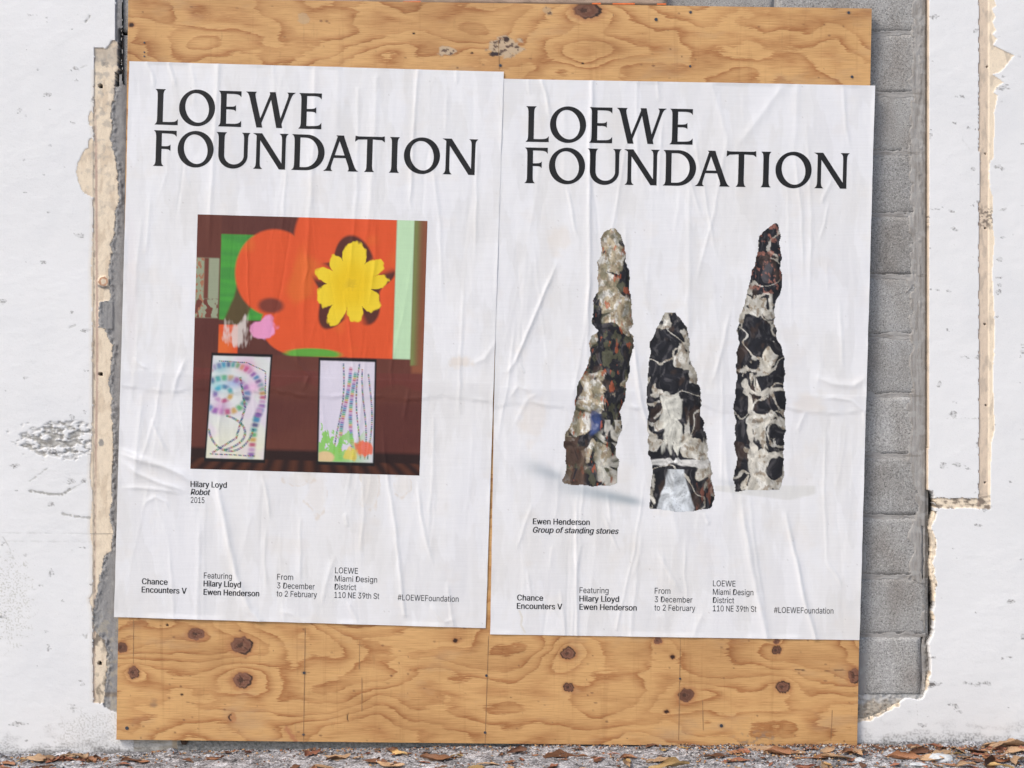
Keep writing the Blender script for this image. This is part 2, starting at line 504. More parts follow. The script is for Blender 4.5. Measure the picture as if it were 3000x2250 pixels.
cb = mix(cb, [0.45, 0.20, 0.10], sst(1.0, 0.6, np.abs(np.hypot((X - 298) / 15, (Y - 824) / 15) - 0.75) * 4 + 0.5 * pn(X / 6, Y / 6, 78)) * 0.8)
cb = mix(cb, [0.30, 0.28, 0.26], sst(6, 2, np.abs(Y - 838 - 0.2 * (X - 290))) * (X > 280) * 0.8)
cb = mix(cb, [0.3, 0.25, 0.2], sst(2.4, 0.8, np.abs(Y - 1566)) * 0.6)
H = np.where(strip_in & (np.hypot((X - 298) / 17, (Y - 824) / 17) < 1), H + 0.005, H)
# mortar
cm = np.tile(GREYM, X.shape + (1,))
cm = mix(cm, [0.36, 0.355, 0.345], sst(0.05, 0.55, fbm(X / 22, Y / 50, 4, 81)) * 0.7)
cm = mix(cm, [0.17, 0.165, 0.16], sst(0.15, 0.6, fbm(X / 10, Y / 14, 4, 82)) * 0.5 * lumpy)
cm = mix(cm, [0.42, 0.38, 0.31], sst(0.0, 0.4, fbm(X / 22, Y / 26, 4, 83)) * sst(1780, 1830, Y) * 0.7)
cm = mix(cm, [0.20, 0.15, 0.10], sst(10, 3, np.abs(Y - 2040)) * 0.6)
c = np.where(bare[..., None], cb, c)
c = np.where(mort[..., None], cm, c)
c = np.where((gap | hole)[..., None], np.array([0.02, 0.018, 0.016]), c)

def fmask(m):
    return (m[:-1, :-1].astype(int) + m[1:, :-1] + m[1:, 1:] + m[:-1, 1:]) >= 2
blk_l = (X > 353 + 0.3 * jit) & (Y > -263) & (Y < 244)      # block faces show here instead
fb, fm_, fk = fmask(bare), fmask(mort), ~fmask(blk_l)
below = (X > 386.9) & False
sheet("stucco_coat", X, Y, H, M_ST, wall, ~fb & ~fm_ & fk, c)
o = sheet("bare_plaster_strip", X, Y, H, M_PL, wall, fb & fk, c)
o["label"] = "cream plaster strip with three screw holes left of the plywood"
o = sheet("mortar_smear", X, Y, H, M_MO, wall, fm_ & ~fb & fk, c)
o["label"] = "ragged grey mortar beside the cream strip"

# ---- lintel above the opening, base below the board
X2, Y2 = np.meshgrid(np.array([387, 900, 1500, 2100, 2498.]), np.array([-3300, -2000, -1000, -500, -263.]))
sheet("stucco_coat", X2, Y2, np.full(X2.shape, D_ST), M_ST, wall, None, np.tile(WHITE, X2.shape + (1,)))
X2, Y2 = np.meshgrid(np.array([387, 2498.]), np.array([-263, -260.]))
xs = axis(387, 2498, 2.8)
ys = axis(2100, 2240, 2.8)
X, Y = np.meshgrid(xs, ys)
jit = 5.0 * fbm(X / 26, Y / 18, 3, 91) + 2.0 * pn(X / 6, Y / 5, 92)
wpart = (X < 517 + 0.5 * jit)
H = np.where(wpart, D_ST - 0.001 + 0.6 * relief(X, Y), -0.021 + 0.003 * fbm(X / 18, Y / 14, 4, 93))
brk = np.hypot((X - 536) / 10, (Y - 2177) / 9) + 0.25 * pn(X / 6, Y / 6, 94) < 1
H = np.where(brk, -0.012, H)
c = np.tile(np.array([0.62, 0.60, 0.55]), X.shape + (1,))
c = mix(c, [0.40, 0.36, 0.29], sst(0.0, 0.5, fbm(X / 60, Y / 9, 4, 95)) * 0.7)
c = mix(c, [0.55, 0.43, 0.28], sst(12, 4, np.abs(X - 508)) * 0.8)
c = mix(c, [0.12, 0.11, 0.10], base_grime(X, Y, YB_PX(X)) * 0.8)
cc = np.tile(np.array([0.33, 0.325, 0.30]), X.shape + (1,))
cc = mix(cc, [0.17, 0.165, 0.15], sst(-0.1, 0.5, fbm(X / 9, Y / 8, 4, 96)) * 0.7)
cc = mix(cc, [0.50, 0.49, 0.47], sst(0.2, 0.6, fbm(X / 7, Y / 7, 3, 97)) * 0.6)
c = np.where(wpart[..., None], c, cc)
c = np.where(brk[..., None], np.array([0.09, 0.06, 0.045]), c)
fw = fmask(wpart)
sheet("stucco_coat", X, Y, H, M_ST, wall, fw, c)
o = sheet("concrete_footing", X, Y, H, M_CONC, wall, ~fw, c)
o["label"] = "low grey concrete footing under the plywood"

# ---- right side
xs = axis(2498, 3000, STEP, (), (3060, 3400, 4200, 6000, 10500))
ys = axis(-60, 2240, STEP, (-3300, -2000, -1000, -500, -264, -263, -150))
X, Y = np.meshgrid(xs, ys)
jit = 4.0 * fbm(X / 24, Y / 18, 3, 131) + 1.6 * pn(X / 6, Y / 5, 132)
ed = xa([(2725, -300), (2725, 0), (2726, 700), (2724, 1300), (2722, 1436), (2736, 1444), (2743, 1470), (2742, 1502), (2731, 1530), (2727, 1560), (2735, 1592), (2735, 1625), (2728, 1660),
         (2734, 1690), (2741, 1740), (2743, 1770), (2736, 1800), (2743, 1822), (2738, 1860), (2724, 1888), (2731, 1920), (2733, 1962), (2724, 2000), (2713, 2040), (2704, 2052)], Y)
ed = ed + np.where(Y > 1430, 3.2 * fbm(X * 0 + 7, Y / 42, 4, 133), 0.10 * jit)
be = np.interp(X, [2498, 2512, 2560, 2600, 2640, 2660, 2690, 2712, 2730], [2118, 2113, 2103, 2082, 2060, 2049, 2052, 2050, 2040]) + 0.5 * jit
openr = (X < ed) & (Y < be) & (Y > -263)
# bare strip
sl = 2873 + 0.35 * jit + np.where((Y > 440) & (Y < 590), 3.5, 0)
sr = xa([(2912, -300), (2912, -20), (2925, 12), (2912, 22), (2922, 46), (2913, 60), (2924, 84), (2913, 96), (2927, 110), (2914, 128), (2945, 144), (2977, 158), (2955, 186), (2935, 208), (2913, 214), (2930, 226),
         (2945, 238), (2925, 252), (2917, 268), (2928, 276), (2924, 300), (2918, 330), (2920, 345), (2917, 460), (2907, 470), (2903, 500), (2907, 555), (2915, 575), (2913, 650), (2919, 700),
         (2912, 800), (2918, 900), (2920, 1000), (2914, 1100), (2920, 1260), (2910, 1300), (2908, 1400), (2906, 1500)], Y) + 0.25 * jit
strip = (X > sl) & (X < sr) & (Y < 1493 + 0.3 * jit) & (Y > -600)
hstrip = (X > 2744 + 0.5 * jit) & (X < 2906) & (Y > 1461 + 0.5 * jit) & (Y < 1491 + 0.3 * jit)
sliver = (X < ed + 3 + 15 * fbm(X / 60, Y / 75, 3, 135) + 0.3 * jit) & (Y > 1500) & (Y < 2050)
sliver |= (Y < be + 9 + 6 * fbm(X / 30, Y / 30, 2, 136)) & (X < 2640) & (Y > be)
sliver |= (X < ed + 2.4) & (Y < 1440)
bare = (strip | hstrip | sliver) & ~openr
rim = openr & ((X > ed - 6) | ((Y > be - 6) & (X < 2714)))
bhole = (X > 2721 + 0.3 * jit) & (X < ed + 1) & (Y > 1440) & (Y < 1512)
hole = np.zeros(X.shape, bool)
for hx, hy in ((2898, 192), (2894, 447), (2893, 667), (2892, 949), (2895, 1188), (2892, 1415)):
    hole |= np.hypot(X - hx, Y - hy) < 2.6
H = D_ST + relief(X, Y)
instrip = (X > sl) & (X < 2903) & (Y < 1493)
H = np.where(bare, D_ST - 0.0012 + 0.3 * relief(X, Y), H)
H = np.where((bare & instrip) | hstrip, D_ST - 0.0030 + 0.4 * relief(X, Y) + 0.0004 * fbm(X / 9, Y / 14, 3, 141), H)
H = np.where(sliver & (Y > 1440), D_ST - 0.003 + 0.002 * fbm(X / 9, Y / 9, 3, 142), H)
H = np.where(rim, -0.050, H)
H = np.where(bhole, -0.09, H)
H = np.where(hole, -0.035, H)
c = np.tile(WHITE, X.shape + (1,))
c = mix(c, [0.55, 0.54, 0.53], 0.08 * specks(X, Y, 151, 0.76) * (X < 3000))
for pts, w, a in (([(2780, 1226), (2865, 1226)], 1.6, 0.45), ([(2690, 2068), (2694, 2100)], 1.6, 0.4), ([(2820, 400), (2850, 440)], 3, 0.2), ([(2770, 480), (2800, 440)], 3, 0.15)):
    dd, _ = seg_dist(X, Y, pts)
    c = mix(c, [0.38, 0.37, 0.34], a * sst(w + 0.6, 0.3, dd + 0.3 * jit) * sst(-0.2, 0.2, pn(X / 6, Y / 5, 166)))
c = mix(c, [0.13, 0.12, 0.11], base_grime(X, Y, YB_PX(X)) * (X < 3300))
cb = np.tile(BEIGE * 1.06, X.shape + (1,))
cb = mix(cb, [0.60, 0.47, 0.37], 0.55 * ((X < 2901) & (Y < 1460)))
cb = mix(cb, [0.40, 0.34, 0.28], sst(0.1, 0.6, fbm(X / 20, Y / 60, 4, 171)) * 0.45)
cb = mix(cb, [0.15, 0.12, 0.10], sst(0.1, 0.5, fbm(X / 9, Y / 9, 3, 172) + 0.25) * sst(45, 15, np.abs(Y - 635)) * 0.8)
cb = mix(cb, [0.14, 0.11, 0.09], sst(-0.1, 0.5, fbm(X / 26, Y / 12, 4, 173) + 0.2 * sst(2830, 2900, X)) * sst(1440, 1466, Y) * 0.85 * (X > 2745))
cb = mix(cb, [0.36, 0.30, 0.24], sst(-0.1, 0.4, fbm(X / 12, Y / 22, 4, 174)) * sst(2760, 2700, X) * (Y > 1500) * 0.6)
cb = mix(cb, PINK, sst(3, 1, np.abs(X - sl)) * 0.4)
c = np.where(bare[..., None], cb, c)
c = np.where((rim & ~bhole)[..., None], np.array([0.17, 0.15, 0.13]), c)
c = np.where((bhole | hole)[..., None], np.array([0.015, 0.012, 0.01]), c)
kp = ~fmask(openr & ~rim)
fb = fmask(bare)
sheet("stucco_coat", X, Y, H, M_ST, wall, kp & ~fb, c)
o = sheet("bare_plaster_strip", X, Y, H, M_PL, wall, kp & fb, c)
o["label"] = "narrow cream plaster strip with a torn edge and a sooty foot"

# ================================================================== the grey block infill
blocks = thing("block_wall", "grey concrete block wall filling the old opening, showing right of the plywood", "wall", (0.6, 0.06, 0))
JY = [-268, -88, 90, 269, 443, 628, 806, 983, 1159, 1338, 1516, 1694, 1868, 2051]
def make_block(x0, x1, y0, y1, seed):
    nx, ny = 12, 8
    u = np.linspace(0, 1, nx + 1); v = np.linspace(0, 1, ny + 1)
    u = np.where(u < 0.5, 0.5 * (2 * u) ** 1.4, 1 - 0.5 * (2 - 2 * u) ** 1.4)
    v = np.where(v < 0.5, 0.5 * (2 * v) ** 1.4, 1 - 0.5 * (2 - 2 * v) ** 1.4)
    X, Y = np.meshgrid(x0 + u * (x1 - x0), y0 + v * (y1 - y0))
    e = np.minimum(np.minimum(X - x0, x1 - X), np.minimum(Y - y0, y1 - Y))
    off = (random.random() - 0.5) * 0.002
    H = D_BL + off + 0.0010 * fbm(X / 50, Y / 50, 3, seed) - 0.0024 * sst(4.5, 0, e)
    rag = 1.8 * sst(10, 0, e)
    X = X + rag * fbm(X / 30, Y / 20, 3, seed + 5)
    Y = Y + rag * fbm(X / 26, Y / 30, 3, seed + 9)
    co = np.stack([(X - 1500) * S, -H, CZ + (1125 - Y) * S], -1).reshape(-1, 3)
    n = (nx + 1) * (ny + 1)
    i = np.arange(n).reshape(ny + 1, nx + 1)
    q = np.stack([i[:-1, :-1], i[1:, :-1], i[1:, 1:], i[:-1, 1:]], -1).reshape(-1, 4).tolist()
    back = co.copy(); back[:, 1] = 0.16
    ring = list(i[0, :]) + list(i[1:, -1]) + list(i[-1, -2::-1]) + list(i[-2:0:-1, 0])
    vs = co.tolist() + [back[k].tolist() for k in ring]
    L = len(ring)
    for k in range(L):
        a, b = ring[k], ring[(k + 1) % L]
        q.append((int(a), int(b), n + (k + 1) % L, n + k))
    q.append(tuple(n + k for k in range(L)))
    py_mesh("concrete_block", vs, q, M_BL, blocks, smooth=True)
for k in range(len(JY) - 1):
    y0, y1 = JY[k] + 4.5, JY[k + 1] - 4.5
    tail = 2716 if k < 9 else [2712, 2716, 2726, 2706][k - 9]
    s = (k % 2) * 20
    make_block(2300 - s, tail, y0, y1, 200 + k)
    if k == 1:
        for q in range(5):
            make_block(2300 - s - 350 * (q + 1), 2291 - s - 350 * q, y0, y1, 240 + q)
    if k < 3:
        make_block(352, 520 + s, y0, y1 if k < 2 else 262, 220 + k)
# mortar bed and the smears trowelled over the blocks
xs = axis(2250, 2730, 2.6)
ys = axis(-120, 2118, 2.6)
X, Y = np.meshgrid(xs, ys)
jy = np.min([np.abs(Y - (j + 3 * fbm(X / 60, X * 0 + j, 3, 301))) for j in JY], axis=0)
wav = 18 * fbm(X / 60, Y / 70, 4, 302)
smear_w = np.interp(Y, [-100, 60, 100, 260, 450, 640, 800, 900, 1150, 1340, 1400, 1500, 1560, 1700, 1720, 1870, 2060],
                    [40, 34, 30, 34, 40, 44, 46, 40, 38, 42, 34, 26, 44, 40, 6, 4, 0])
smear = sst(-3, 3, X - (2724 - smear_w * 1.15) + wav + 9 * fbm(X / 14, Y / 26, 4, 316))
jw = 7.5 + 4.0 * fbm(X / 40, Y / 30, 3, 303) + 7 * sst(0.1, 0.6, fbm(X / 90, Y / 60, 2, 304))
dz = 3.0 * fbm(X / 9, Y / 9, 3, 315)
joint = sst(jw + 1.5, jw - 1.5, jy + dz)
lsm = sst(3, -3, X - np.interp(Y, [0, 1580, 1600, 1680, 1700, 1880, 1920, 2050], [2250, 2250, 2545, 2548, 2250, 2250, 2560, 2535]) - 0.5 * wav)
jcl = 0.0006 * fbm(X / 20, Y / 12, 3, 305)
H = np.full(X.shape, D_BL - 0.0048)
H = np.where(joint > 0.02, D_BL - 0.0046 + 0.0034 * joint + jcl - 0.0010 * np.exp(-(jy / 3.0) ** 2), H)
H = np.maximum(H, np.where(np.maximum(smear, lsm) > 0.02, D_BL - 0.003 + 0.0048 * np.maximum(smear, lsm) + 0.0008 * fbm(X / 6, Y / 60, 3, 306), -1))
H = H - 0.010 * (sst(2718, 2726, X))
H = H + 0.002 * sst(8, 2, np.abs(X - 2706 - 4 * fbm(X / 30, Y / 60, 2, 307))) * sst(0.0, 0.3, fbm(X / 12, Y / 26, 3, 308) - 0.05) * (Y < 900)
crack = sst(2.2, 0.8, np.abs(X - (2711 + 3 * fbm(X * 0, Y / 50, 3, 309)))) * ((Y > 1545) & (Y < 1700)) + sst(2.4, 0.8, np.abs(X - np.interp(Y, [1870, 1900, 2000, 2045], [2712, 2705, 2708, 2698]))) * ((Y > 1872) & (Y < 2045))
H = H - 0.012 * crack
cm = np.tile(np.array([0.36, 0.345, 0.325]), X.shape + (1,))
cm = mix(cm, [0.27, 0.25, 0.225], sst(-0.1, 0.5, fbm(X / 8, Y / 90, 4, 311)) * 0.7 * smear)
cm = mix(cm, [0.20, 0.185, 0.165], sst(2700, 2724, X) * 0.6)
cm = mix(cm, [0.42, 0.41, 0.39], sst(0.1, 0.5, fbm(X / 40, Y / 26, 4, 312)) * 0.6)
cm = mix(cm, [0.14, 0.12, 0.10], sst(2.4, 0.6, np.abs(jy - 1.5 - 2 * pn(X / 16, Y / 10, 313))) * 0.45 * sst(-0.2, 0.3, fbm(X / 80, Y / 100, 2, 314)))
cm = mix(cm, [0.03, 0.025, 0.02], crack)
o = sheet("mortar", X, Y, H, M_MO, blocks, None, cm)
# broken plaster wedge at the foot
xs = axis(2490, 2720, 2.6); ys = axis(2040, 2122, 2.6)
X, Y = np.meshgrid(xs, ys)
t = np.interp(X, [2490, 2600, 2700, 2720], [2052, 2050, 2044, 2040])
Hs = D_BL + 0.004 + 0.006 * sst(0, 40, Y - t) + 0.004 * fbm(X / 16, Y / 12, 4, 321)
cm = np.tile(np.array([0.40, 0.36, 0.30]), X.shape + (1,))
cm = mix(cm, [0.18, 0.15, 0.12], sst(0, 0.5, fbm(X / 14, Y / 8, 4, 322)) * 0.8)
cm = mix(cm, [0.46, 0.455, 0.44], sst(18, 2, Y - t + 10 * fbm(X / 30, Y / 20, 3, 323)))
o = sheet("broken_plaster", X, Y, Hs, M_MO, blocks, None, cm)
box("wall_core", 330, 2760, -262, 2105, -0.30, -0.062, M_DARK, blocks)
# weathered batten above the board
bat = thing("timber_batten", "weathered timber batten along the top edge of the plywood", "batten", W(1300, 0, -0.02))
def batten():
    xs = axis(640, 1958, 12); ys = axis(-46, 13, 6)
    X, Y = np.meshgrid(xs, ys)
    Y = Y + (X - 1300) * 0.006 + 1.2 * fbm(X / 60, Y / 20, 2, 331)
    c = np.tile(np.array([0.47, 0.35, 0.26]), X.shape + (1,))
    c = mix(c, [0.28, 0.20, 0.15], sst(0, 0.5, fbm(X / 90, Y / 5, 4, 332)) * 0.7)
    H = np.full(X.shape, -0.006) + 0.001 * fbm(X / 80, Y / 6, 3, 333)
    H[0, :] = H[-1, :] = H[:, 0] = H[:, -1] = -0.031
    sheet("batten_face", X, Y, H, M_PL, bat, None, c)
batten()
M_OR = mat_simple("orange_paint", (0.80, 0.20, 0.06))
for x0, x1 in ((1180, 1232), (1735, 1760), (1795, 1860), (1925, 1952)):
    py_mesh("orange_mark", [W(x0, 8 + (x0 - 1300) * 0.008, -0.0045), W(x1, 8 + (x1 - 1300) * 0.008, -0.0045), W(x1, 3 + (x1 - 1300) * 0.008, -0.0045), W(x0, 4 + (x0 - 1300) * 0.008, -0.0045)],
            [(0, 1, 2, 3)], M_OR, bat)

# ================================================================== plywood
board = thing("plywood_board", "knotty orange-brown plywood boarding screwed over the old opening behind the posters", "plywood", W(1430, 2180, -0.016))
BTL, BTR, BBR, BBL = (376, -6.0), (2554, 25), (2511, 2189), (341, 2167)
def bil(u, v, TL, TR, BR, BL):
    x = (1 - v) * ((1 - u) * TL[0] + u * TR[0]) + v * ((1 - u) * BL[0] + u * BR[0])
    y = (1 - v) * ((1 - u) * TL[1] + u * TR[1]) + v * ((1 - u) * BL[1] + u * BR[1])
    return x, y
vs_ = np.concatenate([np.linspace(0, 0.128, 108), np.linspace(0.14, 0.80, 46), np.linspace(0.815, 1, 152)])
us_ = np.linspace(0, 1, 830)
U, V = np.meshgrid(us_, vs_)
X, Y = bil(U, V, BTL, BTR, BBR, BBL)
# kind: b brown, d dark ringed, s small dark
KN = [(575, 1857, 25, 18, 'b'), (709, 1891, 30, 25, 'c'), (710, 1993, 29, 23, 'c'), (391, 1970, 17, 18, 'c'), (357, 1897, 17, 15, 'b'), (680, 2102, 10, 11, 'h'), (533, 2035, 5, 4, 's'),
      (490, 1831, 5, 4, 's'), (1334, 1877, 8, 7, 's'), (1665, 1914, 20, 17, 'd'), (1666, 2014, 15, 13, 'd'), (1928, 1877, 12, 11, 'b'), (1971, 1925, 8, 7, 's'), (1953, 2085, 9, 6, 's'),
      (2010, 2037, 23, 20, 'b'), (2275, 1880, 9, 8, 'b'), (2275, 1905, 14, 12, 'd'), (2294, 2013, 20, 17, 'd'), (2504, 1980, 20, 22, 'c'), (1022, 2102, 5, 14, 'h'),
      (1719, 30, 42, 24, 'c'), (385, 73, 9, 8, 's'), (1383, 156, 5, 3, 's'), (480, 1800, 5, 3, 's'), (1707, 186, 5, 3, 's'), (1212, 98, 5, 3, 's')]
phase = Y / 105 + 2.3 * fbm(X / 520, Y / 210, 2, 401) + 0.85 * fbm(X / 210, Y / 100, 2, 403) + 0.16 * fbm(X / 70, Y / 26, 2, 405)
for kx, ky, rx, ry, kd in KN:
    if kd in 'bcd':
        r = np.hypot((X - kx) / (rx * 3.6), (Y - ky) / (ry * 2.6))
        phase = phase + (3.1 if rx > 15 else 1.5) * np.exp(-r) * (1 if (kx + ky) % 2 else -1)
    else:
        r = np.hypot((X - kx) / 60, (Y - ky) / 26)
        phase = phase + 0.8 * np.exp(-r * 1.2)
for kx, ky, rx, ry, a in ((1050, 2120, 300, 70, 1.6), (860, 120, 330, 90, -1.4), (1180, 140, 260, 60, 1.2), (2230, 130, 200, 60, 1.1), (1720, 130, 120, 60, 1.8), (1000, 1880, 330, 60, 1.5), (2230, 2060, 260, 40, 1.0), (1300, 1900, 300, 70, -1.2)):
    phase = phase + a * np.exp(-(((X - kx) / rx) ** 2 + ((Y - ky) / ry) ** 2))
fade = 0.42 + 0.75 * sst(-0.5, 0.6, fbm(X / 230, Y / 60, 3, 407))
fade = np.clip(fade, 0.3, 1.0)
oc = np.zeros(X.shape + (3,)); oa = np.zeros(X.shape)
def over(col, m):
    global oc, oa
    m = np.clip(m, 0, 1)
    na = m + oa * (1 - m)
    oc = (np.asarray(col, float) * m[..., None] + oc * (oa * (1 - m))[..., None]) / np.maximum(na, 1e-6)[..., None]
    oa = na
Hb = 0.0006 * fbm(X / 300, Y / 200, 2, 409)
for kx, ky, rx, ry, kd in KN:
    ang = np.arctan2(Y - ky, X - kx)
    r = np.hypot((X - kx) / rx, (Y - ky) / ry) + 0.10 * fbm((X - kx) / 14, (Y - ky) / 10, 3, 411 + int(kx) % 7)
    r = r + (rx > 7) * 0.16 * fbm(np.cos(ang) * 1.3 + kx, np.sin(ang) * 1.3 + ky, 3, 415)
    tone = 0.8 + 0.5 * ((kx * 7 + ky * 3) % 10) / 10
    over([0.42, 0.18, 0.075], 0.65 * sst(1.7, 1.0, r + 0.15 * fbm(X / 22, Y / 5, 2, 416)) * (rx > 7))
    if kd in 'bcd':
        ring = 0.5 + 0.5 * np.sin(r * 9 + fbm(X / 9, Y / 7, 2, 412))
        over(np.array([0.155, 0.066, 0.040]) * tone, sst(1.08, 0.92, r))
        over(np.array([0.235, 0.12, 0.075]) * tone, sst(0.95, 0.75, r) * ring * 0.7)
        over([0.04, 0.02, 0.015], 0.8 * sst(0.10, 0.03, np.abs(np.sin(ang * 1.5 + kx) * np.hypot((X - kx) / rx, (Y - ky) / ry) + 0.1 * pn(X / 5, Y / 5, 414))) * sst(0.85, 0.6, r) * (rx > 12) * ((int(kx) % 3) > 0))
        over([0.05, 0.025, 0.018], sst(0.35, 0.2, np.hypot((X - kx + rx * .2) / rx, (Y - ky) / ry) + 0.2 * pn(X / 4, Y / 4, 413)) * 0.8)
        if kd == 'd': over([0.035, 0.02, 0.015], sst(0.16, 0.05, np.abs(r - 0.97)) * 0.95)
        if kd == 'c': over([0.03, 0.018, 0.014], sst(0.17, 0.04, np.abs(r - 0.95)) * sst(-0.2, 0.6, np.cos(ang - 0.55)) * 0.95)
    elif kd == 's':
        over([0.04, 0.018, 0.012], sst(1.1, 0.7, r))
    else:
        over([0.03, 0.018, 0.014], sst(0.3, 0.1, np.abs(r - 0.85)) * sst(0.1, -0.5, np.cos(ang)))
    Hb -= 0.0006 * sst(1.2, 0.9, r)
# pale plugged patches with dark flakes at the top
for px_, py_, rx, ry in ((1480, 137, 50, 30), (1307, 148, 28, 13), (890, 57, 18, 16), (1606, 31, 15, 13)):
    r = np.hypot((X - px_) / rx, (Y - py_) / ry) + 0.35 * fbm(X / 26, Y / 18, 3, 421)
    over([0.52, 0.40, 0.27] if rx > 20 else [0.50, 0.36, 0.22], sst(1.1, 0.85, r) * (0.9 if rx > 20 else 0.6))
    if rx > 14 and rx != 18:
        over([0.10, 0.06, 0.045], sst(1.1, 0.8, r) * sst(0.18, 0.4, fbm(X / 16, Y / 13, 4, 422)) * 0.9)
over([0.045, 0.03, 0.03], sst(1, .6, np.hypot((X - 1450) / 22, (Y - 158) / 8) + 0.3 * pn(X / 8, Y / 5, 423)))
over([0.06, 0.035, 0.03], sst(1, .6, np.hypot((X - 1483) / 12, (Y - 116) / 9) + 0.3 * pn(X / 6, Y / 5, 424)))
# nail rust, stains, dents
for nx_, ny_, r0, al in ((450, 2065, 11, 0.45), (452, 2052, 9, 0.25), (891, 1971, 8, 0.5), (2113, 2126, 10, 0.35), (1466, 192, 7, 0.5), (889, 2152, 6, 0.35), (2486, 37, 7, 0.5), (2496, 225, 6, 0.5), (2023, 35, 6, 0.5)):
    over([0.14, 0.10, 0.09], al * sst(1, 0.3, np.hypot((X - nx_) / (r0 * 1.5), (Y - ny_) / r0)))
rr = np.random.RandomState(5)
for k in range(150):
    sx = rr.uniform(360, 2530)
    sy = rr.choice([rr.uniform(10, 240), rr.uniform(1830, 2180), rr.uniform(1830, 2180)])
    w, h = rr.uniform(1.8, 6), rr.uniform(1.4, 3.2)
    over([0.16, 0.07, 0.04], rr.uniform(0.3, 0.85) * sst(1.2, 0.5, np.hypot((X - sx) / w, (Y - sy) / h)))
over([0.26, 0.20, 0.16], 0.6 * sst(0.1, 0.5, fbm(X / 20, Y / 16, 4, 431)) * sst(1, .4, np.hypot((X - 2215) / 90, (Y - 2165) / 32)))
over([0.24, 0.16, 0.11], 0.5 * sst(10, 0, np.abs(Y - 2186)) * sst(-0.2, 0.5, fbm(X / 30, Y / 10, 3, 432)))
cr, _ = seg_dist(X, Y, [(2330, 1962), (2420, 1966), (2470, 1962), (2500, 1970)])
over([0.06, 0.03, 0.02], 0.8 * sst(2.4, 0.8, cr + 0.8 * pn(X / 9, Y / 5, 433)) * sst(-0.3, 0.1, pn(X / 30, Y / 30, 434)))
cr, _ = seg_dist(X, Y, [(840, 2135), (856, 2158), (868, 2176)])
over([0.42, 0.17, 0.08], 0.8 * sst(10, 3, cr + 5 * pn(X / 9, Y / 7, 435)))
sheet("face_veneer", X, Y, Hb, M_WD, board, None, np.concatenate([oc, oa[..., None]], -1), {"phase": phase, "fade": fade})
# edges as plies
def edge_strip(P, Q, d0, d1, mat):
    n = 24
    v, f = [], []
    for k in range(n + 1):
        t = k / n
        x, y = P[0] + (Q[0] - P[0]) * t, P[1] + (Q[1] - P[1]) * t
        v += [W(x, y, d0), W(x, y, d1)]
    for k in range(n):
        f.append((2 * k, 2 * k + 2, 2 * k + 3, 2 * k + 1))
    py_mesh("ply_edge", v, f, mat, board)
M_PLY2 = mat_simple("plywood_dark_ply", (0.22, 0.12, 0.06), nscale=200)
for P, Q in ((BTL, BTR), (BTR, BBR), (BBR, BBL), (BBL, BTL)):
    dd = [-0.0004, -0.0032, -0.0064, -0.0096, -0.0128, -0.016]
    for k in range(5):
        edge_strip(P, Q, dd[k], dd[k + 1], (M_PLY, M_PLY2)[k % 2])
py_mesh("back_face", [W(*BTL, -0.016), W(*BTR, -0.016), W(*BBR, -0.016), W(*BBL, -0.016)], [(0, 1, 2, 3)], M_PLY2, board)
for pts in ([(391, 1815), (391, 1944)], [(894, 1838), (889, 2176)], [(1431, 1862), (1421, 2180)], [(1460, 120), (1463, 205)], [(1993, 1868), (1988, 2168)], [(2058, 2050), (2060, 2139)], [(2438, 2080), (2434, 2170)], [(1054, 1880), (1052, 1960)], [(1060, 1985), (1060, 2085)]):
    (xa_, ya_), (xb_, yb_) = pts
    n = 14; v = []; f = []
    for k in range(n + 1):
        t = k / n
        x = xa_ + (xb_ - xa_) * t; y = ya_ + (yb_ - ya_) * t
        w = 0.75 if random.random() > 0.2 else 0.45
        v += [W(x - w, y, 0.0010), W(x + w, y, 0.0010)]
    for k in range(n): f.append((2 * k, 2 * k + 2, 2 * k + 3, 2 * k + 1))
    py_mesh("pencil_line", v, f, M_PENCIL, board)
def screw(px_, py_, r):
    v, f = [], []
    n = 14
    for (rad, d) in ((1.0, 0.0006), (0.92, 0.0014), (0.35, 0.0014), (0.3, 0.0002)):
        for k in range(n):
            a = 2 * math.pi * k / n
            v.append(W(px_ + rad * r * math.cos(a), py_ + rad * r * math.sin(a), d + 0.0003))
    for s in range(3):
        for k in range(n):
            f.append((s * n + k, (s + 1) * n + k, (s + 1) * n + (k + 1) % n, s * n + (k + 1) % n))
    f.append(tuple(3 * n + k for k in range(n - 1, -1, -1)))
    py_mesh("screw", v, f, M_MET, board)
for x, y, r in ((1922, 57, 5), (2023, 36, 4), (2486, 37, 4), (2022, 194, 3.6), (2496, 225, 4), (1466, 192, 4), (423, 125, 2.8), (423, 153, 2.4), (423, 165, 2.4), (372, 2133, 5.5), (891, 1971, 4),
                (889, 2152, 3.4), (1425, 1979, 4), (1421, 2146, 4), (2113, 2126, 5), (1992, 1988, 3.2)):
    screw(x, y, r)

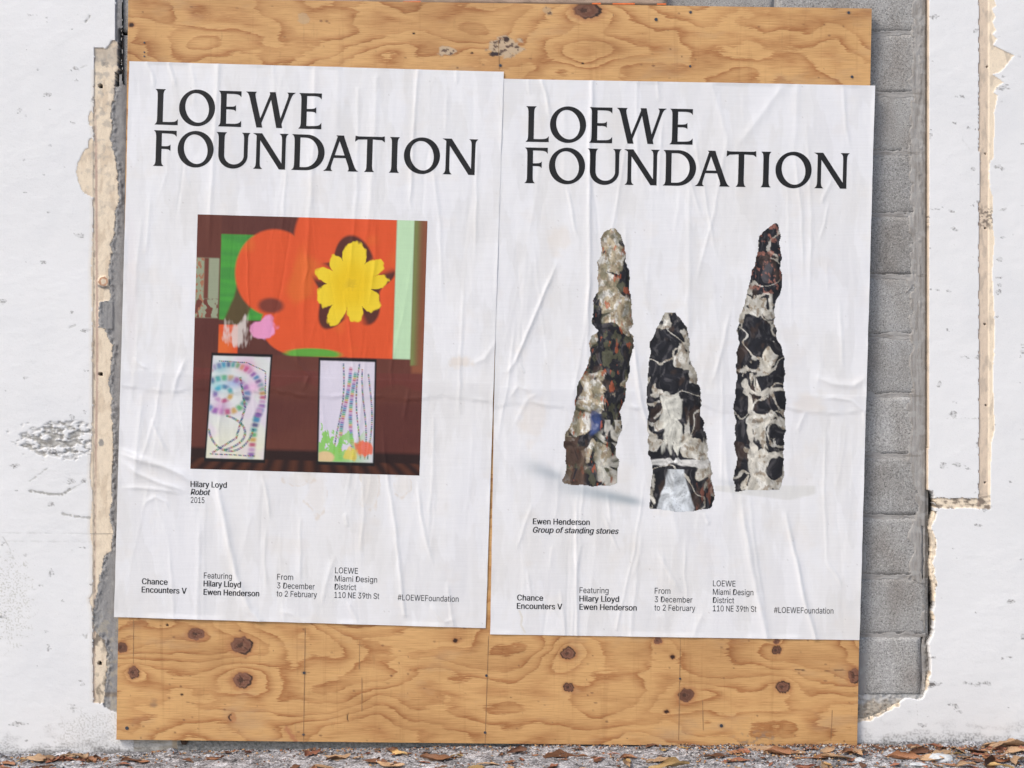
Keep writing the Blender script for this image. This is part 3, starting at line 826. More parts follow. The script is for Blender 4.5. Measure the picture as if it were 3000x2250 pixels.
# ================================================================== posters
PW, PH = 1090.0, 1627.0
class Poster:
    def __init__(self, TL, TR, BR, BL, ridges, seed, lift, label, n_auto):
        self.c = (TL, TR, BR, BL)
        self.lift = lift
        self.root = thing("poster", label, "poster", W((TL[0] + TR[0]) / 2, BL[1], 0.0), "pasted white exhibition posters")
        self.nu, self.nv = 326, 486
        u = np.linspace(0, PW, self.nu); v = np.linspace(0, PH, self.nv)
        self.U, self.V = np.meshgrid(u, v)
        self.X, self.Y = self.px(self.U, self.V)
        X, Y = self.X, self.Y
        H = 0.0012 + 0.0009 * fbm(X / 170, Y / 420, 3, seed) + 0.00035 * fbm(X / 40, Y / 150, 3, seed + 4)
        def ridge(pts, A, w):
            x0 = min(p[0] for p in pts) - 6 * w; x1 = max(p[0] for p in pts) + 6 * w
            y0 = min(p[1] for p in pts) - 6 * w; y1 = max(p[1] for p in pts) + 6 * w
            m = (X > x0) & (X < x1) & (Y > y0) & (Y < y1)
            if not m.any(): return
            xx, yy = X[m], Y[m]
            d, t = seg_dist(xx + 2.2 * pn(xx / 40, yy / 60, 9), yy, pts)
            prof = np.exp(-(np.sqrt(d * d + (0.45 * w) ** 2) - 0.45 * w) / w) * sst(6, 4, d / w)
            tap = np.clip(4.5 * t, 0.0, 1) * np.clip(4.5 * (1 - t), 0.0, 1)
            tap = np.where(np.array(pts[0][1]) < self.c[0][1] + 90, np.clip(4.5 * (1 - t), 0, 1), tap)
            tap = np.where(np.array(pts[-1][1]) > self.c[2][1] - 60, np.clip(4.5 * t, 0, 1), tap)
            H[m] += 2.0 * A * prof * tap
        for pts, A, w in ridges:
            ridge(pts, A * 0.001, w)
        rs = np.random.RandomState(seed)
        for k in range(n_auto):
            uu, vv = rs.uniform(30, PW - 30), rs.uniform(0, PH - 150)
            L = rs.uniform(80, 620); sl = rs.normal(0, 0.09)
            x0, y0 = self.px(uu, vv)
            pts = [(x0, y0), (x0 + sl * L * 0.5 + rs.normal(0, 5), y0 + L * 0.5), (x0 + sl * L - L * 0.02 + rs.normal(0, 8), y0 + L)]
            ridge(pts, rs.choice([0.12, 0.2, 0.3, 0.7]) * 0.001 * rs.choice([1, 1, 1, -0.6]), rs.uniform(2.0, 5))
        # overlap of the two paper halves
        vf = 905 + 6 * (self.U / PW)
        low = vf + 36 + 16 * np.abs(np.sin(self.U / 78.0 + seed)) ** 0.6 + 8 * fbm(self.U / 90, self.V * 0, 2, seed + 2)
        band = sst(-1.5, 1.5, self.V - vf) * sst(12, -4, self.V - low)
        H += 0.0011 * band
        H += 0.0009 * np.exp(-((self.V - low) / 6.0) ** 2) * sst(-0.2, 0.4, fbm(self.U / 60, self.V * 0, 2, seed + 3))
        H += 0.0006 * sst(-1.5, 1.0, vf - self.V) * sst(-30, -2, -(vf - self.V))
        self.band = band
        # lifted edges
        eL = np.minimum(self.U, PW - self.U); eB = PH - self.V
        H += 0.0011 * sst(12, 0, eL) * sst(-0.3, 0.5, fbm(self.U * 0, self.V / 140, 2, seed + 6))
        H += 0.0020 * sst(16, 0, eB) * sst(-0.2, 0.5, fbm(self.U / 110, self.U * 0, 2, seed + 7))
        H += 0.0014 * sst(10, 0, self.V) * sst(-0.1, 0.5, fbm(self.U / 130, self.U * 0, 2, seed + 8))
        self.H = H + lift
        self.seed = seed
    def px(self, u, v):
        return bil(np.asarray(u, float) / PW, np.asarray(v, float) / PH, *self.c)
    def uv(self, x, y):
        u, v = (x - self.c[0][0]), (y - self.c[0][1])
        for _ in range(8):
            gx, gy = self.px(u, v)
            ax, ay = self.px(u + 1, v); bx, by = self.px(u, v + 1)
            a, b, c_, d = ax - gx, bx - gx, ay - gy, by - gy
            det = a * d - b * c_
            ex, ey = x - gx, y - gy
            u = u + (d * ex - b * ey) / det
            v = v + (-c_ * ex + a * ey) / det
        return float(u), float(v)
    def h(self, u, v):
        fu = np.clip(np.asarray(u) / PW * (self.nu - 1), 0, self.nu - 1.001)
        fv = np.clip(np.asarray(v) / PH * (self.nv - 1), 0, self.nv - 1.001)
        i, j = np.floor(fu).astype(int), np.floor(fv).astype(int)
        a, b = fu - i, fv - j
        H = self.H
        return (H[j, i] * (1 - a) + H[j, i + 1] * a) * (1 - b) + (H[j + 1, i] * (1 - a) + H[j + 1, i + 1] * a) * b
    def paper(self, paint=None):
        c = np.tile(np.array([0.80, 0.798, 0.80]), self.X.shape + (1,))
        c = mix(c, [0.70, 0.70, 0.71], self.band * 0.38)
        c = mix(c, [0.755, 0.75, 0.745], 0.8 * sst(0.0, 0.12, fbm(self.X / 75, self.Y / 330, 4, self.seed + 33)))
        c = mix(c, [0.74, 0.66, 0.56], 0.13 * sst(0.3, 0.8, fbm(self.X / 130, self.Y / 110, 4, self.seed + 30)))
        c = mix(c, [0.45, 0.42, 0.40], 0.5 * sst(0.86, 0.95, pn(self.X / 7, self.Y / 7, self.seed + 31) + 0.1 * pn(self.X / 90, self.Y / 90, 3)))
        if paint: c = paint(self, c)
        X = self.X + 0.8 * pn(self.Y / 60, self.X * 0, self.seed) * (np.minimum(self.U, PW - self.U) < 8)
        sheet("paper_sheet", X, self.Y, self.H, M_PA, self.root, None, c)
        # paper thickness along the outline
        r = list(range(self.nu))
        ring = [(0, j) for j in r] + [(i, self.nu - 1) for i in range(1, self.nv)] + [(self.nv - 1, j) for j in r[-2::-1]] + [(i, 0) for i in range(self.nv - 2, 0, -1)]
        ring = ring[::3]
        v, f = [], []
        for i, j in ring:
            x, y, h = X[i, j], self.Y[i, j], self.H[i, j]
            v += [W(x, y, h), W(x, y, h - 0.0004)]
        n = len(ring)
        for k in range(n):
            a, b = 2 * k, 2 * ((k + 1) % n)
            f.append((a, a + 1, b + 1, b))
        return self
    def put(self, name, bm_pieces, mat, eps=0.00045):
        """bm_pieces: list of (verts2d, faces) in poster units; returns one conforming mesh part"""
        AV, AF = [], []
        k = 0
        for verts, faces in bm_pieces:
            bm = bmesh.new()
            bv = [bm.verts.new((x, y, 0)) for x, y in verts]
            for fc in faces:
                try: bm.faces.new([bv[i] for i in fc])
                except ValueError: pass
            bm.verts.index_update()
            xs = [v.co.x for v in bm.verts]; ys = [v.co.y for v in bm.verts]
            for ax, lo, hi in ((0, min(xs), max(xs)), (1, min(ys), max(ys))):
                cut = PW / (self.nu - 1) if ax == 0 else PH / (self.nv - 1)
                t = math.ceil(lo / cut) * cut
                while t < hi:
                    g = bm.verts[:] + bm.edges[:] + bm.faces[:]
                    bmesh.ops.bisect_plane(bm, geom=g, dist=0.01, plane_co=(t if ax == 0 else 0, t if ax == 1 else 0, 0), plane_no=(1 - ax, ax, 0))
                    t += cut
            bmesh.ops.triangulate(bm, faces=bm.faces[:])
            bm.normal_update()
            base = len(AV)
            bm.verts.index_update()
            uu = np.array([v.co.x for v in bm.verts]); vv = np.array([v.co.y for v in bm.verts])
            X, Y = self.px(uu, vv)
            Hh = self.h(uu, vv) + eps + 0.00002 * (k % 6)
            k += 1
            for x, y, h in zip(X, Y, Hh): AV.append(W(x, y, h))
            for fc in bm.faces:
                ids = [base + v.index for v in fc.verts]
                if fc.normal.z > 0: ids.reverse()
                AF.append(ids)
            bm.free()
        return py_mesh(name, AV, AF, mat, self.root, smooth=True)

# creases traced along the two posters (points, height mm, half width)
RA = [([(430, 183), (446, 215), (453, 262)], .9, 3.5), ([(496, 187), (506, 220), (514, 258)], .9, 3.5), ([(640, 188), (634, 330), (625, 470), (616, 620), (612, 760)], 1.1, 6),
      ([(922, 205), (922, 380), (908, 620), (890, 900), (888, 1080)], 1.0, 7), ([(1225, 208), (1215, 330), (1206, 500), (1202, 590), (1212, 640)], 1.1, 4), ([(1336, 208), (1336, 248)], .6, 3),
      ([(1310, 270), (1306, 395)], .5, 3), ([(1105, 230), (1095, 480), (1080, 640), (1060, 800)], .9, 9), ([(560, 195), (572, 260), (566, 320)], .5, 5),
      ([(345, 1325), (400, 1345), (470, 1362), (530, 1388), (580, 1425)], 3.0, 9), ([(350, 1345), (400, 1385), (470, 1415), (555, 1440)], 2.2, 7), ([(352, 1312), (410, 1338), (450, 1350)], 1.0, 4),
      ([(445, 1225), (462, 1275), (480, 1310), (496, 1326)], 1.2, 4), ([(390, 1045), (405, 1065), (438, 1083)], 1.0, 3.5), ([(548, 1045), (520, 1110), (505, 1175)], 1.1, 5),
      ([(420, 1490), (430, 1470), (455, 1456), (485, 1470), (500, 1500)], .9, 4), ([(632, 1385), (644, 1460), (660, 1530), (672, 1600), (690, 1670), (708, 1730), (735, 1790), (760, 1818)], 2.6, 8),
      ([(586, 1500), (583, 1650), (578, 1815)], .8, 6), ([(768, 1385), (786, 1470), (792, 1530)], 1.1, 4), ([(780, 1540), (776, 1640), (782, 1730)], .7, 3.5), ([(880, 1500), (880, 1720)], .8, 4),
      ([(985, 1620), (960, 1690), (940, 1780)], .9, 7), ([(1120, 1230), (1132, 1370), (1148, 1470), (1160, 1560), (1172, 1680), (1185, 1800)], 1.4, 4.5), ([(1222, 1400), (1232, 1500), (1252, 1600), (1270, 1660)], 1.3, 4.5),
      ([(1262, 1770), (1280, 1800), (1305, 1822), (1325, 1815)], .8, 4), ([(1310, 1700), (1318, 1770), (1328, 1830)], 1.0, 4), ([(1012, 1500), (1018, 1545)], .9, 4), ([(1018, 1760), (1046, 1815)], .9, 4),
      ([(860, 1000), (872, 1060), (905, 1100), (885, 1150)], 1.0, 5), ([(1150, 1000), (1146, 1075), (1150, 1150)], .7, 4), ([(1200, 1130), (1180, 1240)], .7, 4), ([(420, 620), (400, 780), (395, 900)], .6, 6),
      ([(440, 560), (436, 660), (425, 760)], .7, 5), ([(350, 1430), (400, 1428), (470, 1434), (540, 1446)], 1.2, 5), ([(800, 190), (806, 300), (800, 380)], .4, 6), ([(820, 1790), (860, 1800), (890, 1824)], .9, 7),
      ([(1380, 1070), (1420, 1050), (1452, 1000)], .9, 6), ([(990, 195), (985, 420)], .7, 12), ([(660, 1140), (640, 1260), (650, 1380)], .8, 5), ([(1100, 640), (1100, 760), (1080, 900)], .8, 5)]
RB = [([(1588, 238), (1600, 280), (1612, 350)], 1.3, 4), ([(1548, 238), (1552, 280)], .7, 3), ([(1735, 238), (1728, 420), (1726, 600), (1728, 760), (1720, 1000), (1722, 1085)], 1.6, 4.5),
      ([(1640, 755), (1602, 840), (1565, 930), (1535, 1000), (1508, 1060), (1490, 1088), (1458, 1094)], 1.7, 4), ([(1520, 1065), (1536, 1095)], .8, 3), ([(1868, 240), (1866, 300), (1866, 560)], .7, 4),
      ([(1925, 240), (1932, 300)], .8, 4), ([(2020, 440), (2018, 800), (2012, 1080)], 1.0, 8), ([(2285, 262), (2220, 350), (2160, 430)], 1.1, 12), ([(2335, 250), (2330, 440)], .7, 8), ([(2470, 262), (2475, 350), (2490, 440)], .8, 4),
      ([(2085, 250), (2108, 320), (2128, 400), (2135, 480)], .8, 8), ([(1850, 960), (1862, 1060), (1878, 1180), (1896, 1240), (1930, 1290), (1945, 1310)], 1.6, 5), ([(1848, 1180), (1880, 1210), (1906, 1245)], 1.0, 5),
      ([(2165, 1420), (2180, 1530), (2198, 1640), (2220, 1750), (2247, 1868)], 2.4, 9), ([(2296, 1480), (2312, 1560), (2335, 1650), (2352, 1750), (2390, 1870)], 2.2, 5), ([(2418, 1638), (2440, 1670), (2472, 1722)], 1.0, 3),
      ([(1690, 1440), (1688, 1650), (1690, 1862)], 1.5, 3.5), ([(1560, 1470), (1530, 1560), (1512, 1615)], .8, 3.5), ([(1545, 1670), (1556, 1750)], .7, 4), ([(1640, 1720), (1650, 1800), (1656, 1862)], .9, 4),
      ([(1765, 1500), (1790, 1560), (1812, 1620)], .9, 3.5), ([(1924, 1610), (1950, 1660), (1995, 1740)], 1.2, 6), ([(2062, 1500), (2078, 1540)], .9, 4), ([(2060, 1790), (2030, 1865)], .8, 8),
      ([(1620, 1590), (1610, 1670)], .5, 4), ([(1880, 1560), (1870, 1640), (1850, 1700)], .6, 5), ([(2400, 1170), (2440, 1165), (2490, 1172), (2530, 1205), (2536, 1260)], .9, 4), ([(2380, 1100), (2440, 1125), (2500, 1130), (2545, 1100)], 1.6, 8),
      ([(2140, 900), (2120, 1000), (2095, 1100), (2078, 1130)], 1.0, 5), ([(2460, 880), (2465, 1000), (2470, 1085)], .8, 4), ([(2420, 760), (2425, 860)], .5, 4), ([(1490, 1170), (1520, 1130), (1560, 1150)], .7, 4),
      ([(1505, 1250), (1545, 1170), (1580, 1150)], .7, 5), ([(2360, 1200), (2345, 1240), (2335, 1270)], .8, 4), ([(2120, 1250), (2130, 1400), (2160, 1500)], 1.2, 8), ([(1640, 1350), (1630, 1500), (1620, 1560)], .7, 6),
      ([(1655, 300), (1650, 600)], .5, 9), ([(1780, 1440), (1790, 1540)], .9, 4), ([(1960, 1440), (1990, 1600)], .7, 8), ([(2440, 520), (2420, 560), (2405, 600)], .8, 4), ([(1660, 540), (1672, 600), (1690, 700)], 1.0, 3.5)]
PB = Poster((1464, 231), (2563, 251), (2517.6, 1875), (1436, 1858), RB, 520, 0.0008,
            "right-hand white poster with three mottled standing stones and black heading", 85)
PA = Poster((380, 180), (1476, 211), (1423, 1840), (335, 1807), RA, 500, 0.0022,
            "left-hand white poster with a red and brown picture and black heading", 85)

def paintA(p, c):
    X, Y = p.X, p.Y
    for cx, cy, rx, ry in ((925, 1440, 34, 80), (1085, 1430, 36, 70), (1180, 1420, 26, 44), (880, 1400, 50, 26)):
        r = np.hypot((X - cx) / rx, (Y - cy) / ry) + 0.25 * fbm(X / 40, Y / 50, 3, 541)
        c = mix(c, [0.66, 0.53, 0.38], 0.40 * sst(0.13, 0.01, np.abs(r - 0.9)) * sst(-0.3, 0.4, fbm(X / 30, Y / 30, 3, 543)))
        c = mix(c, [0.74, 0.67, 0.57], 0.28 * sst(1.0, 0.5, r))
    c = mix(c, [0.72, 0.60, 0.46], 0.4 * sst(0.9, 0.3, np.hypot((X - 1350) / 60, (Y - 1062) / 26) + 0.3 * fbm(X / 20, Y / 20, 3, 542)))
    c = mix(c, [0.72, 0.62, 0.62], 0.20 * sst(0.9, 0.2, np.hypot((X - 385) / 30, (Y - 850) / 330)))
    return c
PA.paper(paintA)

# stones printed on the right-hand poster: outlines as (height, left, right)
STONES = [
    ([(668, 1770, 1800), (690, 1762, 1822), (760, 1760, 1832), (850, 1748, 1845), (905, 1740, 1850), (950, 1740, 1850), (968, 1752, 1838), (985, 1735, 1850), (1060, 1722, 1848), (1120, 1700, 1838), (1200, 1682, 1822), (1290, 1660, 1810), (1360, 1654, 1808), (1415, 1650, 1810)], 0),
    ([(918, 1955, 1985), (945, 1930, 2003), (1000, 1905, 2016), (1100, 1898, 2034), (1200, 1894, 2054), (1290, 1900, 2068), (1360, 1912, 2084), (1430, 1906, 2088), (1488, 1900, 2080)], 1),
    ([(655, 2268, 2276), (680, 2232, 2282), (760, 2216, 2288), (860, 2190, 2286), (940, 2170, 2262), (1000, 2162, 2280), (1040, 2160, 2292), (1150, 2155, 2298), (1300, 2154, 2296), (1400, 2154, 2294), (1440, 2154, 2290)], 2)]
def paintB(p, c):
    X, Y = p.X, p.Y
    def shadow(cx, cy, L, wd, ang, a):
        ca, sa = math.cos(ang), math.sin(ang)
        s = (X - cx) * ca + (Y - cy) * sa
        t = -(X - cx) * sa + (Y - cy) * ca
        m = sst(-0.05, 0.7, s / L) * sst(1.02, 0.85, s / L) if L > 0 else 0
        return a * np.exp(-(t / (wd * (0.5 + 0.8 * (1 - np.clip(s / L, 0, 1))))) ** 2) * m
    c = mix(c, [0.42, 0.46, 0.49], shadow(1500, 1345, 160, 24, 0.36, 0.75))
    c = mix(c, [0.38, 0.43, 0.46], shadow(1560, 1405, 345, 22, 0.21, 0.9))
    c = mix(c, [0.55, 0.57, 0.58], shadow(2070, 1405, 110, 12, 0.16, 0.6))
    q = sst(0, 6, Y - (1420 - 0.0 * X)) * sst(0, 6, (1432 + (X - 2090) * 0.13) - Y + 8) * sst(0, 6, X - 2090) * sst(0, 14, (2395 - X)) * sst(0, 8, 1475 - Y - (X - 2290) * 0.25)
    c = mix(c, [0.66, 0.655, 0.62], 0.7 * q)
    for cx, cy, rx, ry in ((2370, 1180, 70, 40), (1560, 1230, 50, 90), (1640, 700, 50, 60)):
        r = np.hypot((X - cx) / rx, (Y - cy) / ry) + 0.3 * fbm(X / 40, Y / 40, 3, 551)
        c = mix(c, [0.74, 0.64, 0.52], 0.3 * sst(1.0, 0.4, r))
    dd, _ = seg_dist(X, Y, [(1522, 1790), (1530, 1810), (1526, 1830), (1538, 1852)])
    c = mix(c, [0.66, 0.60, 0.46], 0.5 * sst(4, 1, dd))
    return c
PB.paper(paintB)

# ---- printed stones
def stone_sheet(prof, kind):
    ys0, ys1 = prof[0][0], prof[-1][0]
    x0 = min(a[1] for a in prof) - 6; x1 = max(a[2] for a in prof) + 6
    corners = [PB.uv(x0, ys0), PB.uv(x1, ys0), PB.uv(x0, ys1 + 12), PB.uv(x1, ys1 + 12)]
    u0, u1 = min(c[0] for c in corners), max(c[0] for c in corners)
    v0, v1 = min(c[1] for c in corners), max(c[1] for c in corners)
    U, V = np.meshgrid(np.arange(u0, u1, 1.9), np.arange(v0, v1, 1.9))
    X, Y = PB.px(U, V)
    lf = np.interp(Y, [a[0] for a in prof], [a[1] for a in prof])
    rt = np.interp(Y, [a[0] for a in prof], [a[2] for a in prof])
    j = 9 * fbm(X / 60, Y / 60, 4, 561 + kind)
    t = np.clip((X - lf) / np.maximum(rt - lf, 1), 0, 1)
    foot = ys1 + 9 * np.sin(math.pi * t) * (1 if kind != 2 else -0.8) + 0.4 * j
    ins = (X > lf + j) & (X < rt + j) & (Y > ys0 + j) & (Y < foot)
    wx, wy = X + 22 * pn(X / 50, Y / 60, 630 + kind), Y + 30 * pn(X / 60, Y / 50, 640 + kind)
    n1 = fbm(wx / 95, wy / 125, 4, 570 + kind * 7, 0.5)
    n2 = fbm(wx / 34, wy / 46, 3, 575 + kind * 7, 0.45)
    n3 = fbm(X / 5, Y / 5, 3, 579 + kind)
    crk = np.abs(fbm(X / 40, Y / 34, 4, 583 + kind))
    dark = np.array([0.030, 0.030, 0.034]); pale = np.array([0.50, 0.47, 0.41])
    thr = [0.06, 0.27, 0.36][kind]
    grain = fbm(X / 8, Y / 14, 4, 597 + kind, 0.6)
    m = np.clip(sst(thr - 0.05, thr + 0.06, n1 + 0.28 * n2 + 0.06 * grain), 0, 1)
    vein = sst(0.055, 0.04, np.abs(fbm(wx / 150, wy / 120, 2, 620 + kind)) + 0.03 * grain) * (kind > 0)
    m = np.maximum(m, vein * 0.85)
    warm = np.array([[0.38, 0.32, 0.22], [0.46, 0.43, 0.36], [0.48, 0.45, 0.38]][kind])
    pv = mix(np.tile(warm, X.shape + (1,)), [0.60, 0.58, 0.52], sst(-0.1, 0.35, fbm(X / 20, Y / 26, 4, 621 + kind)))
    pv = mix(pv, [0.22, 0.16, 0.10], 0.7 * sst(0.2, 0.5, fbm(X / 15, Y / 22, 4, 622 + kind)))
    dk = mix(np.tile(np.array([0.018, 0.018, 0.022]), X.shape + (1,)), [0.070, 0.066, 0.070], sst(0.0, 0.7, fbm(wx / 16, wy / 30, 4, 623)))
    dk = mix(dk, [0.10, 0.06, 0.04], 0.35 * sst(0.3, 0.6, fbm(X / 50, Y / 80, 3, 624 + kind)))
    c = dk * (1 - m[..., None]) + pv * m[..., None]
    if kind == 0:
        c = mix(c, [0.12, 0.12, 0.07], 0.55 * sst(0.1, 0.3, fbm(X / 30, Y / 40, 4, 591)))
        c = mix(c, [0.05, 0.08, 0.22], 0.75 * sst(1, .5, np.hypot((X - 1742) / 20, (Y - 1235) / 50) + 0.5 * n2))
        c = mix(c, [0.36, 0.09, 0.04], 0.7 * sst(0.55, 0.68, fbm(X / 14, Y / 40, 3, 592)))
        c = mix(c, [0.62, 0.60, 0.53], 0.75 * sst(10, 30, X - (lf + rt) / 2) * (Y > 1230) * sst(-0.2, 0.1, n2))
        c = mix(c, [0.09, 0.055, 0.04], 0.8 * sst(14, -6, X - (lf + rt) / 2 + 20) * (Y > 1280) * sst(-0.5, 0.0, n2 + 0.1))
    elif kind == 1:
        c = mix(c, [0.56, 0.55, 0.48], 0.9 * sst(1, .8, np.hypot((X - 1968) / 34, (Y - 1235) / 95) + 0.55 * n2))
        c = mix(c, [0.55, 0.58, 0.60], 0.95 * (Y > 1375) * sst(5, -1, np.abs(X - 1980) - np.interp(Y, [1375, 1420, 1488], [22, 30, 52]) + 5 * n2))
        c = mix(c, [0.62, 0.61, 0.58], 0.95 * sst(12, 7, np.abs(Y - 1355 - 14 * n1 + 0.05 * (X - 1990)) + 9 * n2))
        c = mix(c, [0.24, 0.09, 0.06], 0.7 * sst(0.1, 0.4, fbm(X / 14, Y / 50, 3, 594)) * (Y > 1385) * (X > 2040))
    else:
        for yy in (1150, 1232, 1330):
            c = mix(c, [0.54, 0.51, 0.44], 0.95 * sst(8, 5, np.abs(Y - yy - 14 * n1) + 6 * n2) * (X > 2190))
        dd, _ = seg_dist(X, Y, [(2180, 1120), (2202, 1190), (2196, 1260), (2208, 1330), (2200, 1420)])
        c = mix(c, [0.54, 0.51, 0.44], 0.95 * sst(9, 6, dd + 9 * n2))
        c = mix(c, [0.36, 0.15, 0.11], 0.6 * sst(0.25, 0.45, fbm(X / 16, Y / 20, 3, 595)) * (Y < 860))
    c = mix(c, [0.015, 0.013, 0.013], 0.5 * sst(0.02, 0.0, crk))
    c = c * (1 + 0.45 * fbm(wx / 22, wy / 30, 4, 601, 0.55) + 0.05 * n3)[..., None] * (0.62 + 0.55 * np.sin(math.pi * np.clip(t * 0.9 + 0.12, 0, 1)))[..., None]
    H = PB.h(U, V) + 0.00035
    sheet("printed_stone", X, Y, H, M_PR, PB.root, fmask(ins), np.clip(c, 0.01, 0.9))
for prof, kind in STONES:
    stone_sheet(prof, kind)

# ---- printed picture on the left-hand poster
def picture():
    tl, br = PA.uv(580, 628.4), PA.uv(1229, 1393)
    u0, v0, u1, v1 = tl[0], tl[1], br[0], br[1]
    U, V = np.meshgrid(np.linspace(u0, u1, 350), np.linspace(v0, v1, 394))
    X, Y = PA.px(U, V)
    p, q = (U - u0) / (u1 - u0), (V - v0) / (v1 - v0)
    E = 0.004
    BR_ = np.array([0.105, 0.032, 0.026])
    c = np.tile(BR_, p.shape + (1,))
    c = mix(c, [0.13, 0.042, 0.030], sst(-0.3, 0.4, fbm(p * 2, q * 3, 3, 601)))
    inr = lambda a, b, c0, d0, e=E: sst(-e, e, p - a) * sst(-e, e, b - p) * sst(-e, e, q - c0) * sst(-e, e, d0 - q)
    stripes = 0.5 + 0.5 * np.sin(q * 90 + 3 * fbm(p * 3, q * 20, 2, 602))
    img = inr(0.105, 0.868, -0.1, 0.545)
    c = mix(c, [0.11, 0.036, 0.028], img)
    c = mix(c, np.array([0.07, 0.33, 0.05]) * 1.0, img * inr(0.105, 0.43, 0.075, 0.41))
    c = mix(c, [0.05, 0.22, 0.05], img * inr(0.105, 0.43, 0.075, 0.41) * stripes * 0.6)
    RED = [0.70, 0.095, 0.028]
    ell = lambda cx, cy, rx, ry, e=0.04: sst(1 + e, 1 - e, np.hypot((p - cx) / rx, (q - cy) / ry))
    # stems and dark foliage
    dd, _ = seg_dist(p, q, [(0.24, 0.20), (0.21, 0.33), (0.17, 0.42)])
    c = mix(c, [0.10, 0.07, 0.03], img * sst(0.05, 0.035, dd))
    red = np.maximum.reduce([ell(0.34, 0.22, 0.17, 0.17), ell(0.64, 0.10, 0.22, 0.24), ell(0.60, 0.38, 0.25, 0.17), ell(0.44, 0.42, 0.15, 0.12), ell(0.80, 0.30, 0.2, 0.34), inr(0.105, 0.19, 0.43, 0.545)])
    c = mix(c, RED, img * red)
    c = mix(c, [0.68, 0.17, 0.03], img * red * sst(0.1, 0.6, fbm(p * 5, q * 5, 2, 603)) * 0.5)
    c = mix(c, [0.14, 0.04, 0.03], img * ell(0.33, 0.35, 0.055, 0.03, 0.3) * 0.9)
    c = mix(c, [0.12, 0.36, 0.05], img * ell(0.52, 0.535, 0.12, 0.022, 0.2))
    c = mix(c, [0.75, 0.30, 0.50], img * sst(0.9, 0.6, np.hypot((p - 0.30) / 0.07, (q - 0.435) / 0.055) + 0.5 * fbm(p * 14, q * 14, 3, 604)))
    c = mix(c, [0.70, 0.62, 0.58], img * sst(1.0, 0.5, np.hypot((p - 0.19) / 0.055, (q - 0.46) / 0.06) + 0.6 * fbm(p * 30, q * 12, 3, 605)) * 0.8)
    # plain eight-petal bloom on a dark ground
    fx, fy = p - 0.675, (q - 0.26) * 1.15
    fr, fa = np.hypot(fx, fy), np.arctan2(fy, fx)
    fa = fa + 0.10 * np.sin(3 * fa + 1.0)
    fr = fr * (1 + 0.10 * np.sin(2 * fa + 0.8) + 0.07 * np.sin(5 * fa))
    lobe = 0.098 + 0.070 * np.abs(np.cos(4.5 * fa + 0.3)) ** 0.55 + 0.010 * fbm(p * 40, q * 40, 2, 608)
    c = mix(c, [0.10, 0.030, 0.022], img * sst(0.172 + 0.008, 0.172 - 0.008, fr + 0.02 * np.sin(5 * fa)) * sst(-0.95, -0.3, np.sin(3 * fa + 0.5)))
    c = mix(c, [0.78, 0.52, 0.015], img * sst(0.006, -0.006, fr - lobe))
    c = mix(c, [0.55, 0.36, 0.02], img * sst(0.0, 0.05, fbm(p * 22, q * 22, 3, 609)) * sst(0.05, 0.0, fr) * 0.5)
    c = mix(c, [0.84, 0.66, 0.05], img * sst(0.006, -0.006, fr - lobe) * sst(0.05, 0.14, fr) * 0.5)
    # left column and right strip
    c = mix(c, [0.30, 0.33, 0.22], inr(-0.1, 0.10, 0.17, 0.405))
    c = mix(c, [0.16, 0.05, 0.035], inr(0.035, 0.055, 0.17, 0.33))
    c = mix(c, [0.36, 0.16, 0.09], inr(-0.1, 0.035, 0.17, 0.405) * sst(-0.1, 0.2, fbm(p * 60, q * 50, 2, 606)))
    c = mix(c, [0.16, 0.05, 0.035], inr(-0.1, 0.10, 0.33, 0.405) * sst(-0.1, 0.15, fbm(p * 40, q * 30, 2, 607)))
    c = mix(c, [0.50, 0.70, 0.44], inr(0.868, 0.945, -0.1, 0.545))
    g = inr(0.945, 1.1, -0.1, 0.57, 0.006) * sst(1.0, 0.945, p)
    c = mix(c, [0.20, 0.24, 0.08], g)
    c = mix(c, [0.26, 0.09, 0.045], inr(0.95, 1.1, -0.1, 0.60, 0.01) * (1 - g) * 0.9)
    # floor
    c = mix(c, [0.028, 0.014, 0.013], sst(0.905, 0.925, q))
    c = mix(c, [0.10, 0.035, 0.02], sst(0.95, 0.96, q) * (0.5 + 0.5 * np.sin((p - 0.5) / (q - 0.6) * 34)) * 0.8)
    c = mix(c, [0.15, 0.036, 0.030], 0.6 * sst(0.60, 0.603, q) * sst(0.665, 0.65, q + 0.012 * np.sin(p * 30)))
    # two leaning screens of coloured beads
    def screen(cx0, cx1, top, bt, lean, right):
        nonlocal c
        sx = p + lean * (q - top)
        def rc(a, b, t, d, e=0.003): return sst(-e, e, sx - a) * sst(-e, e, b - sx) * sst(-e, e, q - t) * sst(-e, e, d - q)
        c = mix(c, [0.015, 0.013, 0.014], rc(cx0 - 0.008, cx1 + 0.008, top - 0.012, bt + 0.014))
        base = np.array([0.66, 0.62, 0.70]) if right else np.array([0.66, 0.68, 0.66])
        ins = rc(cx0, cx1, top, bt)
        c = mix(c, base, ins)
        if not right:
            c = mix(c, [0.74, 0.72, 0.50], ins * sst(0.75, 0.95, q) * 0.7)
            c = mix(c, [0.70, 0.56, 0.72], ins * sst(-0.1, 0.4, fbm(p * 8, q * 8, 2, 611)) * 0.5)
        s = (sx - cx0) / (cx1 - cx0); r = (q - top) / (bt - top)
